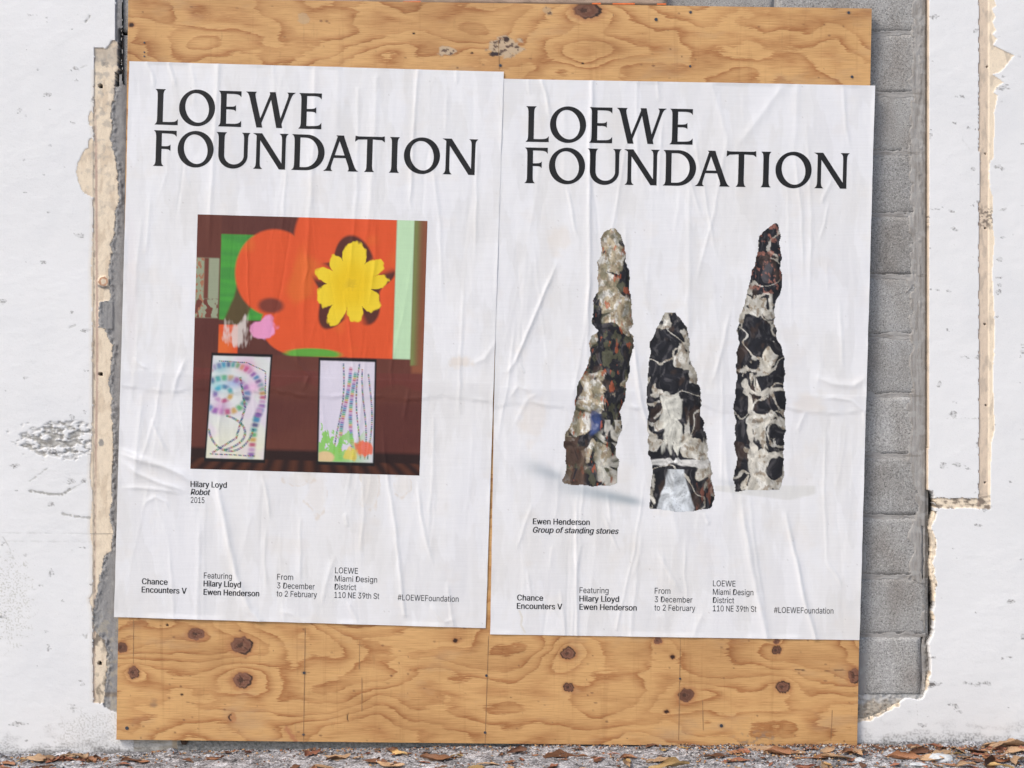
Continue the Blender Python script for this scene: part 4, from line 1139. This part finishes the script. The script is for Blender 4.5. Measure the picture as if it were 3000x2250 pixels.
        def chain(pts, w, n, soft, seed):
            nonlocal c
            d, t = seg_dist(s * 0.5, r, [(a * 0.5, b) for a, b in pts])
            k = np.floor(t * n).astype(int)
            pal = np.array([[0.08, 0.30, 0.55], [0.60, 0.12, 0.22], [0.10, 0.42, 0.40], [0.30, 0.14, 0.45], [0.72, 0.45, 0.12], [0.12, 0.12, 0.28], [0.65, 0.40, 0.62], [0.15, 0.50, 0.20]])
            colr = pal[(k * 5 + seed) % 8]
            fr_ = np.abs((t * n) % 1 - 0.5) * 2
            a = sst(w * 1.15, w * soft * 0.6, d) * (sst(1.0, 0.6, fr_) if w < 0.02 else 0.55 + 0.45 * sst(1.0, 0.2, fr_)) * ins * 0.95
            colr = colr * (0.75 if w > 0.02 else 0.5)
            c = c * (1 - a[..., None]) + colr * a[..., None]
        if right:
            for kx in range(6):
                x0 = 0.42 + 0.10 * kx
                pts = [(x0 + 0.05 * math.sin(yy * 5 + kx) - 0.10 * yy * (kx < 2), yy) for yy in np.linspace(0.02 + 0.05 * (kx % 3), 0.97, 9)]
                chain(pts, 0.022 if kx in (1, 2) else 0.010, 44 if kx in (1, 2) else 90, 0.6, kx)
            c = mix(c, [0.22, 0.55, 0.08], ins * sst(0.76, 0.80, r + 0.25 * fbm(s * 9, r * 9, 3, 612)) * sst(1.2, 0.3, s) * 0.9)
            c = mix(c, [0.75, 0.13, 0.06], ins * sst(1, .7, np.hypot((s - 0.82) / 0.2, (r - 0.86) / 0.09) + 0.3 * fbm(s * 9, r * 9, 2, 613)) * 0.9)
            c = mix(c, [0.78, 0.55, 0.08], ins * sst(1, .7, np.hypot((s - 0.6) / 0.16, (r - 0.93) / 0.08) + 0.4 * fbm(s * 9, r * 9, 2, 614)) * 0.7)
            c = mix(c, [0.80, 0.50, 0.30], ins * sst(1, .7, np.hypot((s - 0.12) / 0.2, (r - 0.96) / 0.07)) * 0.8)
        else:
            arc = lambda cx, cy, rx, ry, a0, a1: [(cx + rx * math.cos(a), cy + ry * math.sin(a)) for a in np.linspace(a0, a1, 14)]
            chain(arc(0.30, 0.42, 0.62, 0.34, -2.2, 0.6), 0.040, 22, 0.4, 1)
            chain(arc(0.25, 0.38, 0.40, 0.17, -3.0, 2.4), 0.042, 18, 0.4, 3)
            chain(arc(0.22, 0.37, 0.14, 0.07, 0.0, 6.2), 0.032, 7, 0.3, 4)
            chain([(0.88, 0.5), (0.80, 0.7), (0.78, 0.98)], 0.042, 10, 0.4, 6)
            for bx, by, bc in ((0.15, 0.12, [0.05, 0.35, 0.40]), (0.6, 0.1, [0.60, 0.10, 0.30]), (0.12, 0.3, [0.10, 0.55, 0.60]), (0.4, 0.26, [0.12, 0.25, 0.60]), (0.2, 0.5, [0.50, 0.12, 0.45]), (0.75, 0.3, [0.75, 0.30, 0.60])):
                c = mix(c, bc, ins * 0.55 * np.exp(-(((s - bx) / 0.15) ** 2 + ((r - by) / 0.06) ** 2)))
            chain(arc(0.1, 0.75, 0.55, 0.18, -1.2, 1.2), 0.014, 50, 0.6, 2)
            chain(arc(0.4, 0.65, 0.4, 0.28, 0.2, 2.9), 0.013, 60, 0.6, 5)
            chain([(0.5, 0.2), (0.62, 0.5), (0.5, 0.8), (0.1, 0.95)], 0.013, 60, 0.6, 7)
            chain([(0.1, 0.05), (0.6, 0.06), (0.93, 0.14), (0.96, 0.4)], 0.007, 80, 0.6, 5)
            chain([(0.05, 0.96), (0.5, 0.965), (0.85, 0.97)], 0.008, 60, 0.6, 5)
    screen(0.085, 0.335, 0.553, 0.955, 0.045, False)
    screen(0.553, 0.79, 0.560, 0.955, -0.012, True)
    H = PA.h(U, V) + 0.00035
    sheet("printed_picture", X, Y, H, M_PR, PA.root, None, np.clip(c, 0.008, 0.9))
picture()

# ---- heading letters, built stroke by stroke (cap height 104.4, y measured down from the cap line)
CH = 104.4
def strip_piece(L, R):
    v = L + R
    n = len(L)
    return v, [(i, i + 1, n + i + 1, n + i) for i in range(n - 1)]
def stem(xt, xb, w, st=(6.5, 6.5), sb=(6.5, 6.5), y0=0.0, y1=CH, fl=11.0):
    """stroke from cap line to baseline; st, sb = serif reach left/right at top and foot"""
    L, R = [], []
    for k in range(21):
        t = k / 20
        y = y0 + (y1 - y0) * t
        xc = xt + (xb - xt) * t
        ft, fb_ = math.exp(-((y - y0) / fl) * 2.4), math.exp(-((y1 - y) / fl) * 2.4)
        L.append((xc - w / 2 - st[0] * ft - sb[0] * fb_, y))
        R.append((xc + w / 2 + st[1] * ft + sb[1] * fb_, y))
    return strip_piece(L, R)
def arm(x0, x1, yt, yb, up=0.0, dn=0.0, fl=12.0, taper=0.0):
    """horizontal stroke; at its right end it flares up / down"""
    T, B = [], []
    for k in range(13):
        t = k / 12
        x = x0 + (x1 - x0) * t
        f = math.exp(-((x1 - x) / fl) * 2.2)
        T.append((x, yt - up * f)); B.append((x, yb + dn * f))
    return strip_piece(T, B)
def ring_piece(cx, cy, ro, ri, rot, n=56):
    O, I = [], []
    for k in range(n + 1):
        a = 2 * math.pi * k / n
        O.append((cx + ro[0] * math.cos(a), cy + ro[1] * math.sin(a)))
        # inner oval turned by rot, sampled along the same ray
        ca, sa = math.cos(a - rot), math.sin(a - rot)
        r = 1 / math.sqrt((ca / ri[0]) ** 2 + (sa / ri[1]) ** 2)
        I.append((cx + r * math.cos(a), cy + r * math.sin(a)))
    return strip_piece(O, I)
def gL(x):
    return [stem(x + 15, x + 15, 16.5, (7, 7), (7, 0)), arm(x + 10, x + 67, CH - 8.5, CH, 9, 0)]
def gF(x):
    return [stem(x + 15, x + 15, 16.5, (7, 0), (7, 7)), arm(x + 8, x + 66, 0, 8.5, 0, 9), arm(x + 20, x + 49, 46, 54, 5.5, 5.5, 9)]
def gE(x):
    return [stem(x + 15, x + 15, 16.5, (7, 0), (7, 0)), arm(x + 8, x + 66, 0, 8.5, 0, 9), arm(x + 20, x + 51, 46, 54, 5.5, 5.5, 9), arm(x + 8, x + 67, CH - 8.5, CH, 10, 0)]
def gO(x):
    return [ring_piece(x + 52.6, CH / 2, (52.6, 53.6), (34.0, 43.6), math.radians(-14))]
def gW(x):
    return [stem(x + 15, x + 41, 17.5, (7, 7), (0, 0)), stem(x + 77, x + 37, 9, (1, 1), (0, 0)), stem(x + 77, x + 99, 17.5, (0, 0), (0, 0)), stem(x + 132, x + 97, 9, (8, 8), (0, 0))]
def gU(x):
    out = [stem(x + 15, x + 15, 17, (7, 7), (0, 0), 0, 68), stem(x + 86, x + 86, 11.5, (7, 7), (0, 0), 0, 68)]
    O, I = [], []
    for k in range(25):
        a = math.pi * k / 24
        O.append((x + 49.2 - 42.7 * math.cos(a), 66 + 39.8 * math.sin(a)))
        I.append((x + 52 - 28.5 * math.cos(a), 66 + 27.5 * math.sin(a)))
    out.append(strip_piece(O, I))
    return out
def gN(x):
    return [stem(x + 11.5, x + 11.5, 11, (0, 0), (8, 8)), stem(x + 12.5, x + 83, 19, (8, 0), (0, 0)), stem(x + 86, x + 86, 11, (8, 8), (0, 0))]
def gD(x):
    out = [stem(x + 15, x + 15, 16.5, (8, 0), (8, 0))]
    O, I = [], []
    O.append((x + 8, 0)); I.append((x + 8, 9))
    for k in range(29):
        a = -math.pi / 2 + math.pi * k / 28
        O.append((x + 42 + 53 * math.cos(a), CH / 2 + CH / 2 * math.sin(a)))
        I.append((x + 38 + 38 * math.cos(a), CH / 2 + 43.2 * math.sin(a + 0.0)))
    O.append((x + 8, CH)); I.append((x + 8, CH - 9))
    out.append(strip_piece(O, I))
    return out
def gA(x):
    return [stem(x + 45, x + 12, 10, (0, 0), (8, 9)), stem(x + 47.5, x + 86, 17.5, (4, 1), (7, 7)), arm(x + 25, x + 66, 58, 66)]
def gT(x):
    w = 85
    T = [(x, 0 - 1), (x + 8, 1), (x + w / 2, 1), (x + w - 8, 1), (x + w, -1)]
    B = [(x - 1, 17), (x + 8, 10.5), (x + w / 2, 9), (x + w - 8, 10.5), (x + w + 1, 17)]
    return [strip_piece(T, B), stem(x + w / 2, x + w / 2, 16.5, (0, 0), (6.5, 6.5), 5)]
def gI(x):
    return [stem(x + 14, x + 14, 16.5)]
def heading(P):
    for g, x, row in ((gL, 78.6, 0), (gO, 148.3, 0), (gE, 263, 0), (gW, 342.6, 0), (gE, 497, 0), (gF, 77.5, 1), (gO, 147.6, 1), (gU, 260, 1), (gN, 370.5, 1), (gD, 481, 1), (gA, 574, 1),
                      (gT, 664.6, 1), (gI, 765.5, 1), (gO, 807, 1), (gN, 923, 1)):
        v0 = 78.8 if row == 0 else 199.8
        pcs = [([(a, b + v0) for a, b in vs], fs) for vs, fs in g(x)]
        P.put("heading_letter", pcs, M_INK)
heading(PA)
heading(PB)

# ---- small print
try:      # Blender's own bundled sans serif; the built-in one if it is missing
    import os
    UIFONT = bpy.data.fonts.load(os.path.join(bpy.utils.system_resource('DATAFILES'), "fonts", "Inter.woff2"))
except Exception:
    UIFONT = None
def text_piece(s, weight, italic):
    cu = bpy.data.curves.new("t", 'FONT')
    cu.body = s
    cu.size = 1.0
    if UIFONT: cu.font = UIFONT
    cu.offset = 0.0
    cu.shear = 0.22 if italic else 0
    cu.resolution_u = 3
    ob = bpy.data.objects.new("t", cu)
    COL.objects.link(ob)
    bpy.context.view_layer.update()
    me = bpy.data.meshes.new_from_object(ob.evaluated_get(bpy.context.evaluated_depsgraph_get()))
    v = [(p.co.x, p.co.y) for p in me.vertices]
    f = [tuple(p.vertices) for p in me.polygons]
    bpy.data.objects.remove(ob)
    bpy.data.curves.remove(cu)
    bpy.data.meshes.remove(me)
    return v, f
_hv, _ = text_piece("H", 0, False)
CAPH = max(p[1] for p in _hv)
def lines(P, name, items, cap=17.0):
    xs_ = sorted(set(int(i[0] // 25) for i in items))
    if len(xs_) > 1:
        done = []
        for it in items:
            if it in done: continue
            colm = [j for j in items if abs(j[0] - it[0]) < 8]
            done += colm
            lines(P, name, [(colm[0][0] + (j[0] - colm[0][0]), *j[1:]) for j in colm], cap)
        return
    lines1(P, name, items, cap)
def lines1(P, name, items, cap):
    pcs = []
    for x, y, x1, s, wt, it in items:
        u, v = P.uv(x, y)
        vs, fs = text_piece(s, wt, it)
        xmin, xmax = min(p[0] for p in vs), max(p[0] for p in vs)
        kx = (x1 - x) / (xmax - xmin)
        ky = cap / CAPH
        for sh in ((0.0,) if wt == 0 else (-0.55, 0.0, 0.55)):
            pcs.append(([(u + (a - xmin) * kx + sh, v - b * ky) for a, b in vs], fs))
    P.put(name, pcs, M_INK, 0.00050)
k = 1 / 2.212
lines(PA, "caption", [(559.7, 1425.9, 664.5, "Hilary Loyd", 1, False), (559.7, 1448.8, 616, "Robot", 1, True), (559.7, 1472.5, 599.5, "2015", 0, False)])
lines(PA, "footer_text", [(416.8, 1710.7, 491.4, "Chance", 1, False), (416, 1735, 547, "Encounters V", 1, False),
    (598, 1693.5, 680.4, "Featuring", 0, False), (597.6, 1717, 706.6, "Hilary Lloyd", 1, False), (597.6, 1741.8, 759.5, "Ewen Henderson", 1, False),
    (812.4, 1697.6, 859, "From", 0, False), (812, 1722.9, 922.2, "3 December", 0, False), (810.6, 1746.4, 929, "to 2 February", 0, False),
    (982, 1678.6, 1048.8, "LOEWE", 0, False), (981, 1702.5, 1105, "Miami Design", 0, False), (980.6, 1726.5, 1043.4, "District", 0, False), (980, 1750.5, 1111, "110 NE 39th St", 0, False),
    (1165, 1757.5, 1343.6, "#LOEWEFoundation", 0, False)])
lines(PB, "caption", [(1561.5, 1535.3, 1727.8, "Ewen Henderson", 1, False), (1561.5, 1560, 1812.8, "Group of standing stones", 1, True)])
lines(PB, "footer_text", [(1515.4, 1758.6, 1591, "Chance", 1, False), (1514.5, 1783, 1647.4, "Encounters V", 1, False),
    (1697.6, 1736.9, 1783, "Featuring", 0, False), (1697.6, 1761.3, 1813.7, "Hilary Lloyd", 1, False), (1697.6, 1785.7, 1865.7, "Ewen Henderson", 1, False),
    (1917.7, 1738.7, 1963.8, "From", 0, False), (1917.5, 1763.6, 2028.5, "3 December", 0, False), (1916.8, 1788, 2037, "to 2 February", 0, False),
    (2088.2, 1717, 2154.6, "LOEWE", 0, False), (2088.2, 1741.8, 2207, "Miami Design", 0, False), (2088, 1765.8, 2150.5, "District", 0, False), (2088, 1790.2, 2216, "110 NE 39th St", 0, False),
    (2266.7, 1794.8, 2442, "#LOEWEFoundation", 0, False)])

# ================================================================== the ground
def gz(x, y):
    """ground height at world x, y"""
    pxx = x / S + 1500
    base = CZ + (1125 - YB_PX(pxx)) * S
    t = np.clip(-y / 3.0, 0, 1)
    return base * (1 - t) - 0.01 * t + 0.0045 * fbm(x * 14, y * 14, 4, 701) * np.clip((-y + 0.3) * 3, 0, 1)
xs = np.concatenate([[-120, -60, -30, -15, -8, -5, -3.5, -2.6, -2.2], np.linspace(-1.95, 1.95, 620), [2.2, 2.6, 3.5, 5, 8, 15, 30, 60, 120]])
ys = np.concatenate([[0.5, 0.2], np.linspace(0.06, -0.40, 84), np.linspace(-0.45, -1.2, 16), [-1.6, -2.2, -3, -4.5, -7, -12, -25, -60, -120]])
GX, GY = np.meshgrid(xs, ys)
GZ = gz(GX, GY)
fine = (np.abs(GX) < 2) & (GY > -0.45)
GZ = GZ + fine * (0.0022 * fbm(GX * 45, GY * 45, 3, 705) + 0.003 * np.maximum(0, fbm(GX * 18, GY * 25, 3, 706))) * sst(0.02, -0.06, GY)
# rubble fillet where the ground meets the wall
GZ = GZ + fine * 0.018 * ((GX < -1.12) | (GX > 1.17)) * np.exp(-((GY + 0.0) / 0.022) ** 2) * (0.35 + fbm(GX * 9, GY * 9, 3, 707))
co = np.stack([GX, GY, GZ], -1).reshape(-1, 3)
i = np.arange(GX.size).reshape(GX.shape)
q = np.stack([i[:-1, :-1], i[1:, :-1], i[1:, 1:], i[:-1, 1:]], -1).reshape(-1, 4)
g = bpy.data.objects.new("pavement", np_mesh("pavement", co, q, M_GR))
link(g)
tag(g, "rough weathered grey concrete pavement at the foot of the wall", kind="structure")

def ground_at(x, y):
    return float(gz(np.array([x]), np.array([y]))[0]) + 0.002

# ---- dry leaves
LM = {"orange brown": mat_leaf("leaf_orange_brown", (0.20, 0.085, 0.042), (0.40, 0.20, 0.10)),
      "tan": mat_leaf("leaf_tan", (0.28, 0.165, 0.09), (0.50, 0.34, 0.20)),
      "dark brown": mat_leaf("leaf_dark_brown", (0.075, 0.035, 0.022), (0.20, 0.09, 0.045)),
      "reddish": mat_leaf("leaf_reddish", (0.24, 0.085, 0.05), (0.38, 0.17, 0.10)),
      "yellowish": mat_leaf("leaf_yellowish", (0.50, 0.36, 0.15), (0.36, 0.20, 0.08))}
def leaf_mesh(seed, curl, mat, nm):
    r = random.Random(seed)
    n, mth = 12, 6
    vs, fs = [], []
    bend = r.uniform(-0.35, 0.45) * curl
    tw = r.uniform(-1.3, 1.3) * curl
    roll = r.uniform(0.4, 2.1) * curl
    skew = r.uniform(-0.5, 0.5)
    curve = r.uniform(-0.22, 0.22)
    ph1, ph2 = r.uniform(0, 6), r.uniform(0, 6)
    w0 = r.uniform(0.15, 0.25)
    tear = r.uniform(0.65, 1.1)
    rag = [[r.uniform(-1, 1) for _ in range(mth + 1)] for _ in range(n + 1)]
    for i in range(n + 1):
        t = i / n
        w = w0 * (math.sin(math.pi * min(1, t * 0.97 + 0.015)) ** 0.8) * (1 + 0.16 * math.sin(t * 11 + ph1))
        if t > tear: w *= 0.45 + 0.5 * r.random()
        for j in range(mth + 1):
            s_ = (j / mth - 0.5) * 2
            ww = w * (1 + 0.14 * rag[i][j] * (abs(s_) > 0.9))
            th = s_ * roll + skew * curl
            # cross-section wrapped on an arc
            if roll > 0.05:
                y = ww / roll * (math.sin(th) - math.sin(skew * curl))
                z = ww / roll * (math.cos(skew * curl) - math.cos(th))
            else:
                y, z = s_ * ww, 0
            z += 0.035 * curl * math.sin(6 * t + ph2 + 2.5 * s_) + 0.012 * rag[i][j]
            x = t - 0.5
            z += bend * x * x
            y += curve * math.sin(math.pi * t)
            a = tw * x
            vs.append((x, y * math.cos(a) - z * math.sin(a), y * math.sin(a) + z * math.cos(a)))
    for i in range(n):
        for j in range(mth):
            a = i * (mth + 1) + j
            fs.append((a, a + mth + 1, a + mth + 2, a + 1))
    # stalk
    b = len(vs)
    vs += [(-0.5, -0.012, 0.02), (-0.5, 0.012, 0.02), (-0.68, 0.0, 0.05 * curl)]
    fs.append((b, b + 1, b + 2))
    zmin = min(v[2] for v in vs)
    vs = [(x, y, z - zmin) for x, y, z in vs]
    me = bpy.data.meshes.new(nm)
    me.from_pydata(vs, [], fs)
    me.materials.append(mat)
    me.polygons.foreach_set("use_smooth", [True] * len(me.polygons))
    return me
LEAVES = {}
for ci, (cn, mt) in enumerate(LM.items()):
    for st, cv in (("flat", 0.35), ("curled", 1.0)):
        LEAVES[(cn, st)] = [leaf_mesh(900 + 31 * ci + 7 * k + int(cv * 10), cv, mt, "dry_leaf") for k in range(7)]
ZONES = [(0, 150, "at the far left"), (150, 345, "below the left cream strip"), (345, 620, "under the plywood's left corner"), (620, 900, "below the twin knots"),
         (900, 1200, "below the left-hand poster"), (1200, 1480, "below the gap between posters"), (1480, 1800, "right of the poster gap"),
         (1800, 2100, "below the right-hand poster"), (2100, 2350, "below the stained plywood edge"), (2350, 2560, "by the plywood's right corner"),
         (2560, 2700, "beneath the grey blocks"), (2700, 2860, "beside the pale flat stone"), (2860, 3060, "at the far right")]
def size_word(L):
    return "large" if L > 0.066 else ("small" if L < 0.034 else "mid-sized")
LEAF_LABELS = {}
def add_leaf(px_, t, L, cn, st, rz, tilt=0.0):
    x = (px_ - 1500) * S * (D - t) / D
    y = -t
    o = bpy.data.objects.new("dry_leaf", random.choice(LEAVES[(cn, st)]))
    COL.objects.link(o)
    o.location = (x, y, ground_at(x, y) + 0.001)
    o.rotation_euler = (tilt * 0.5, random.uniform(-0.12, 0.12), rz)
    L = L * 1.05
    o.scale = (L, L * random.uniform(0.8, 1.3), L * 0.8)
    z = next((w for a, b, w in ZONES if a <= px_ < b), ZONES[-1][2] if px_ > 100 else ZONES[0][2])
    tag(o, None, "leaf", "dry leaves scattered on the pavement")
    LEAF_LABELS.setdefault(f"{size_word(L)} {st} {cn} dry leaf {z}", []).append((px_, o))
# larger leaves where the photograph shows them: (px, distance from wall, length, colour, state, heading)
for a in [(125, .05, .085, "tan", "curled", .2, .5), (225, .06, .075, "tan", "curled", -.3, .3), (20, .09, .05, "orange brown", "flat", .1, 0), (135, .16, .05, "dark brown", "curled", 1.3, .3), (262, .09, .05, "orange brown", "curled", -.5, .2),
          (420, .10, .045, "orange brown", "flat", .1, 0), (383, .12, .06, "dark brown", "curled", .6, .1), (545, .13, .04, "dark brown", "curled", -.3, 0), (630, .09, .05, "orange brown", "curled", .4, .2), (728, .03, .03, "reddish", "curled", 1.0, .5),
          (905, .07, .04, "reddish", "curled", 1.2, .6), (990, .09, .07, "tan", "flat", .2, .4), (985, .13, .06, "dark brown", "curled", .4, 0), (865, .22, .04, "dark brown", "curled", .9, .6), (912, .23, .05, "orange brown", "curled", 1.4, .6),
          (950, .20, .06, "tan", "flat", -.2, 0), (1150, .04, .05, "dark brown", "curled", -.6, .5), (1170, .07, .05, "yellowish", "curled", -.5, .3), (1100, .17, .07, "dark brown", "flat", -.2, 0), (1145, .20, .08, "tan", "curled", -.35, 0),
          (1285, .13, .10, "orange brown", "curled", .15, .1), (1155, .21, .04, "orange brown", "curled", .7, .5), (1465, .10, .035, "orange brown", "curled", 1.3, .9), (1490, .18, .045, "orange brown", "flat", .1, 0), (1430, .22, .06, "tan", "flat", .1, 0),
          (1395, .24, .05, "yellowish", "flat", .3, .2), (1625, .08, .05, "orange brown", "flat", .1, 0), (1570, .12, .025, "orange brown", "curled", 0, .2), (1515, .09, .06, "dark brown", "curled", .5, .1), (1640, .13, .10, "dark brown", "flat", .1, 0),
          (1715, .15, .06, "orange brown", "curled", .2, 0), (1620, .24, .045, "reddish", "curled", .9, .7), (1840, .17, .05, "orange brown", "curled", .2, .1), (1930, .18, .07, "tan", "curled", .3, 0), (1845, .24, .06, "tan", "curled", 1.4, .9),
          (1945, .05, .03, "yellowish", "curled", .4, .4), (1960, .24, .11, "yellowish", "curled", .1, .1), (2150, .08, .06, "orange brown", "flat", .1, .1), (2100, .15, .07, "dark brown", "curled", .1, .1), (2155, .18, .08, "reddish", "flat", -.05, 0),
          (2235, .06, .10, "tan", "curled", -.25, .3), (2290, .09, .09, "orange brown", "curled", -.1, .1), (2340, .10, .05, "tan", "curled", .5, .2), (2400, .13, .11, "orange brown", "flat", .05, .1), (2425, .07, .06, "tan", "curled", .7, .5),
          (2375, .06, .05, "reddish", "flat", .3, 0), (2410, .24, .07, "tan", "curled", 1.3, 1.0), (2360, .25, .06, "reddish", "curled", .3, .2), (2450, .15, .08, "tan", "curled", -.4, .1), (2495, .11, .06, "orange brown", "curled", .3, .1),
          (2530, .12, .08, "tan", "curled", 1.2, .3), (2530, .24, .06, "dark brown", "curled", 1.2, .8), (2490, .21, .045, "orange brown", "flat", .2, 0), (2650, .14, .10, "orange brown", "curled", -.1, .3), (2690, .11, .07, "dark brown", "curled", .4, .3),
          (2710, .16, .10, "tan", "curled", -.15, .1), (2755, .09, .07, "tan", "flat", .3, .4), (2785, .22, .06, "orange brown", "flat", .1, 0), (2830, .24, .06, "tan", "curled", .2, .2), (2875, .10, .06, "reddish", "flat", .1, 0),
          (2840, .14, .07, "orange brown", "flat", .0, 0), (2915, .13, .06, "orange brown", "flat", .1, 0), (2900, .24, .10, "dark brown", "curled", 1.1, 1.0), (2930, .25, .07, "yellowish", "curled", -.3, .3), (2960, .05, .12, "tan", "curled", .3, .4),
          (2985, .10, .08, "tan", "curled", -.1, .1), (2920, .18, .08, "orange brown", "curled", .1, .1), (2990, .20, .07, "tan", "curled", .8, .3), (2870, .19, .05, "dark brown", "flat", .1, 0)]:
    add_leaf(a[0], a[1], a[2] * 1.15, *a[3:])
rl = random.Random(33)
for k in range(150):
    pxx = rl.choice([rl.uniform(-20, 420), rl.uniform(0, 3010), rl.uniform(900, 2000), rl.uniform(2150, 3010), rl.uniform(2150, 3010)])
    add_leaf(pxx, rl.uniform(0.015, 0.27), rl.uniform(0.014, 0.048), rl.choice(["orange brown", "orange brown", "tan", "dark brown", "dark brown", "reddish", "yellowish"]),
             rl.choice(["flat", "curled", "curled"]), rl.uniform(0, 6.28), rl.uniform(-.1, .35))
for k in range(58):      # drifts against the foot of the wall
    pxx = rl.choice([rl.uniform(60, 330), rl.uniform(2560, 3040), rl.uniform(2840, 3040)])
    add_leaf(pxx, rl.uniform(0.02, 0.075), rl.uniform(0.03, 0.075), rl.choice(["orange brown", "tan", "tan", "dark brown", "reddish"]),
             rl.choice(["flat", "curled", "curled"]), rl.uniform(0, 6.28), rl.uniform(0.1, 0.9))
for lab, ls in LEAF_LABELS.items():
    ls.sort(key=lambda q: q[0])
    n = len(ls)
    names = {1: [""], 2: [", the left one", ", the right one"], 3: [", leftmost of three", ", middle of three", ", rightmost of three"]}.get(n)
    if names is None:
        names = [", leftmost"] + [", %s from left" % w for w in ("second", "third", "fourth", "fifth", "sixth", "seventh", "eighth")[:n - 2]] + [", rightmost"]
    for (q, o), w in zip(ls, names + [""] * n):
        o["label"] = lab + w
# crumbs and grit
def crumbs():
    r = np.random.RandomState(3)
    n = 5200
    px_ = np.where(r.rand(n) < 0.5, r.uniform(-60, 3060, n), r.uniform(2000, 3060, n))
    t = np.abs(r.exponential(0.13, n)) + 0.004
    t = np.where(r.rand(n) < 0.35, r.uniform(0.0, 0.03, n), t)
    x = (px_ - 1500) * S; y = -t
    z = gz(x, y) + 0.0045
    s = r.uniform(0.0012, 0.0048, n)
    an = r.uniform(0, 6.28, n)
    tri = []
    for k in range(4):
        a = an + k * math.pi / 2
        rad = s * np.where(k % 2 == 0, 1.5, 0.6)
        tri.append(np.stack([x + rad * np.cos(a), y + rad * np.sin(a), z + r.uniform(-1, 1, n) * s * 0.7], -1))
    apex = np.stack([x, y, z + s * 0.9], -1)
    co = np.stack(tri + [apex], 1).reshape(-1, 3)
    b = np.arange(n) * 5
    f = np.concatenate([np.stack([b + k, b + (k + 1) % 4, b + 4], -1) for k in range(4)])
    pal = np.array([[0.30, 0.13, 0.06], [0.12, 0.06, 0.04], [0.50, 0.49, 0.48], [0.05, 0.045, 0.045], [0.42, 0.25, 0.12], [0.20, 0.19, 0.19]])
    cc = pal[r.randint(0, 6, n)]
    cc = np.repeat(cc, 5, axis=0)
    me = np_mesh("leaf_litter", co, f, M_PL, cc, smooth=False)
    o = bpy.data.objects.new("leaf_litter", me)
    link(o)
    tag(o, "crumbled leaf bits and grit strewn over the pavement", "litter", kind="stuff")
crumbs()

def stone(px_, t, L, Wd, Ht, label, seed):
    bm = bmesh.new()
    bmesh.ops.create_icosphere(bm, subdivisions=3, radius=1)
    for v in bm.verts:
        n = float(fbm(np.array([v.co.x * 1.3 + seed]), np.array([v.co.y * 1.3 + v.co.z]), 3, seed)[0])
        v.co *= 1 + 0.25 * n
        v.co.z = max(v.co.z, -0.35)
    bmesh.ops.scale(bm, vec=(L / 2, Wd / 2, Ht), verts=bm.verts)
    me = bpy.data.meshes.new("flat_stone")
    bm.to_mesh(me); bm.free()
    me.materials.append(M_STONE)
    o = bpy.data.objects.new("flat_stone", me)
    x = (px_ - 1500) * S * (D - t) / D
    o.location = (x, -t, ground_at(x, -t) + 0.3 * Ht)
    o.rotation_euler = (0.12, -0.05, -0.2)
    COL.objects.link(o)
    tag(o, label, "stone")
stone(2755, .15, .085, .055, .012, "largest pale grey flat stone among the leaves right of the plywood", 3)
stone(2520, .17, .036, .03, .006, "small pale stone by the plywood's right corner", 5)
stone(2690, .22, .05, .025, .006, "thin pale chip of stone in front of the largest flat stone", 8)
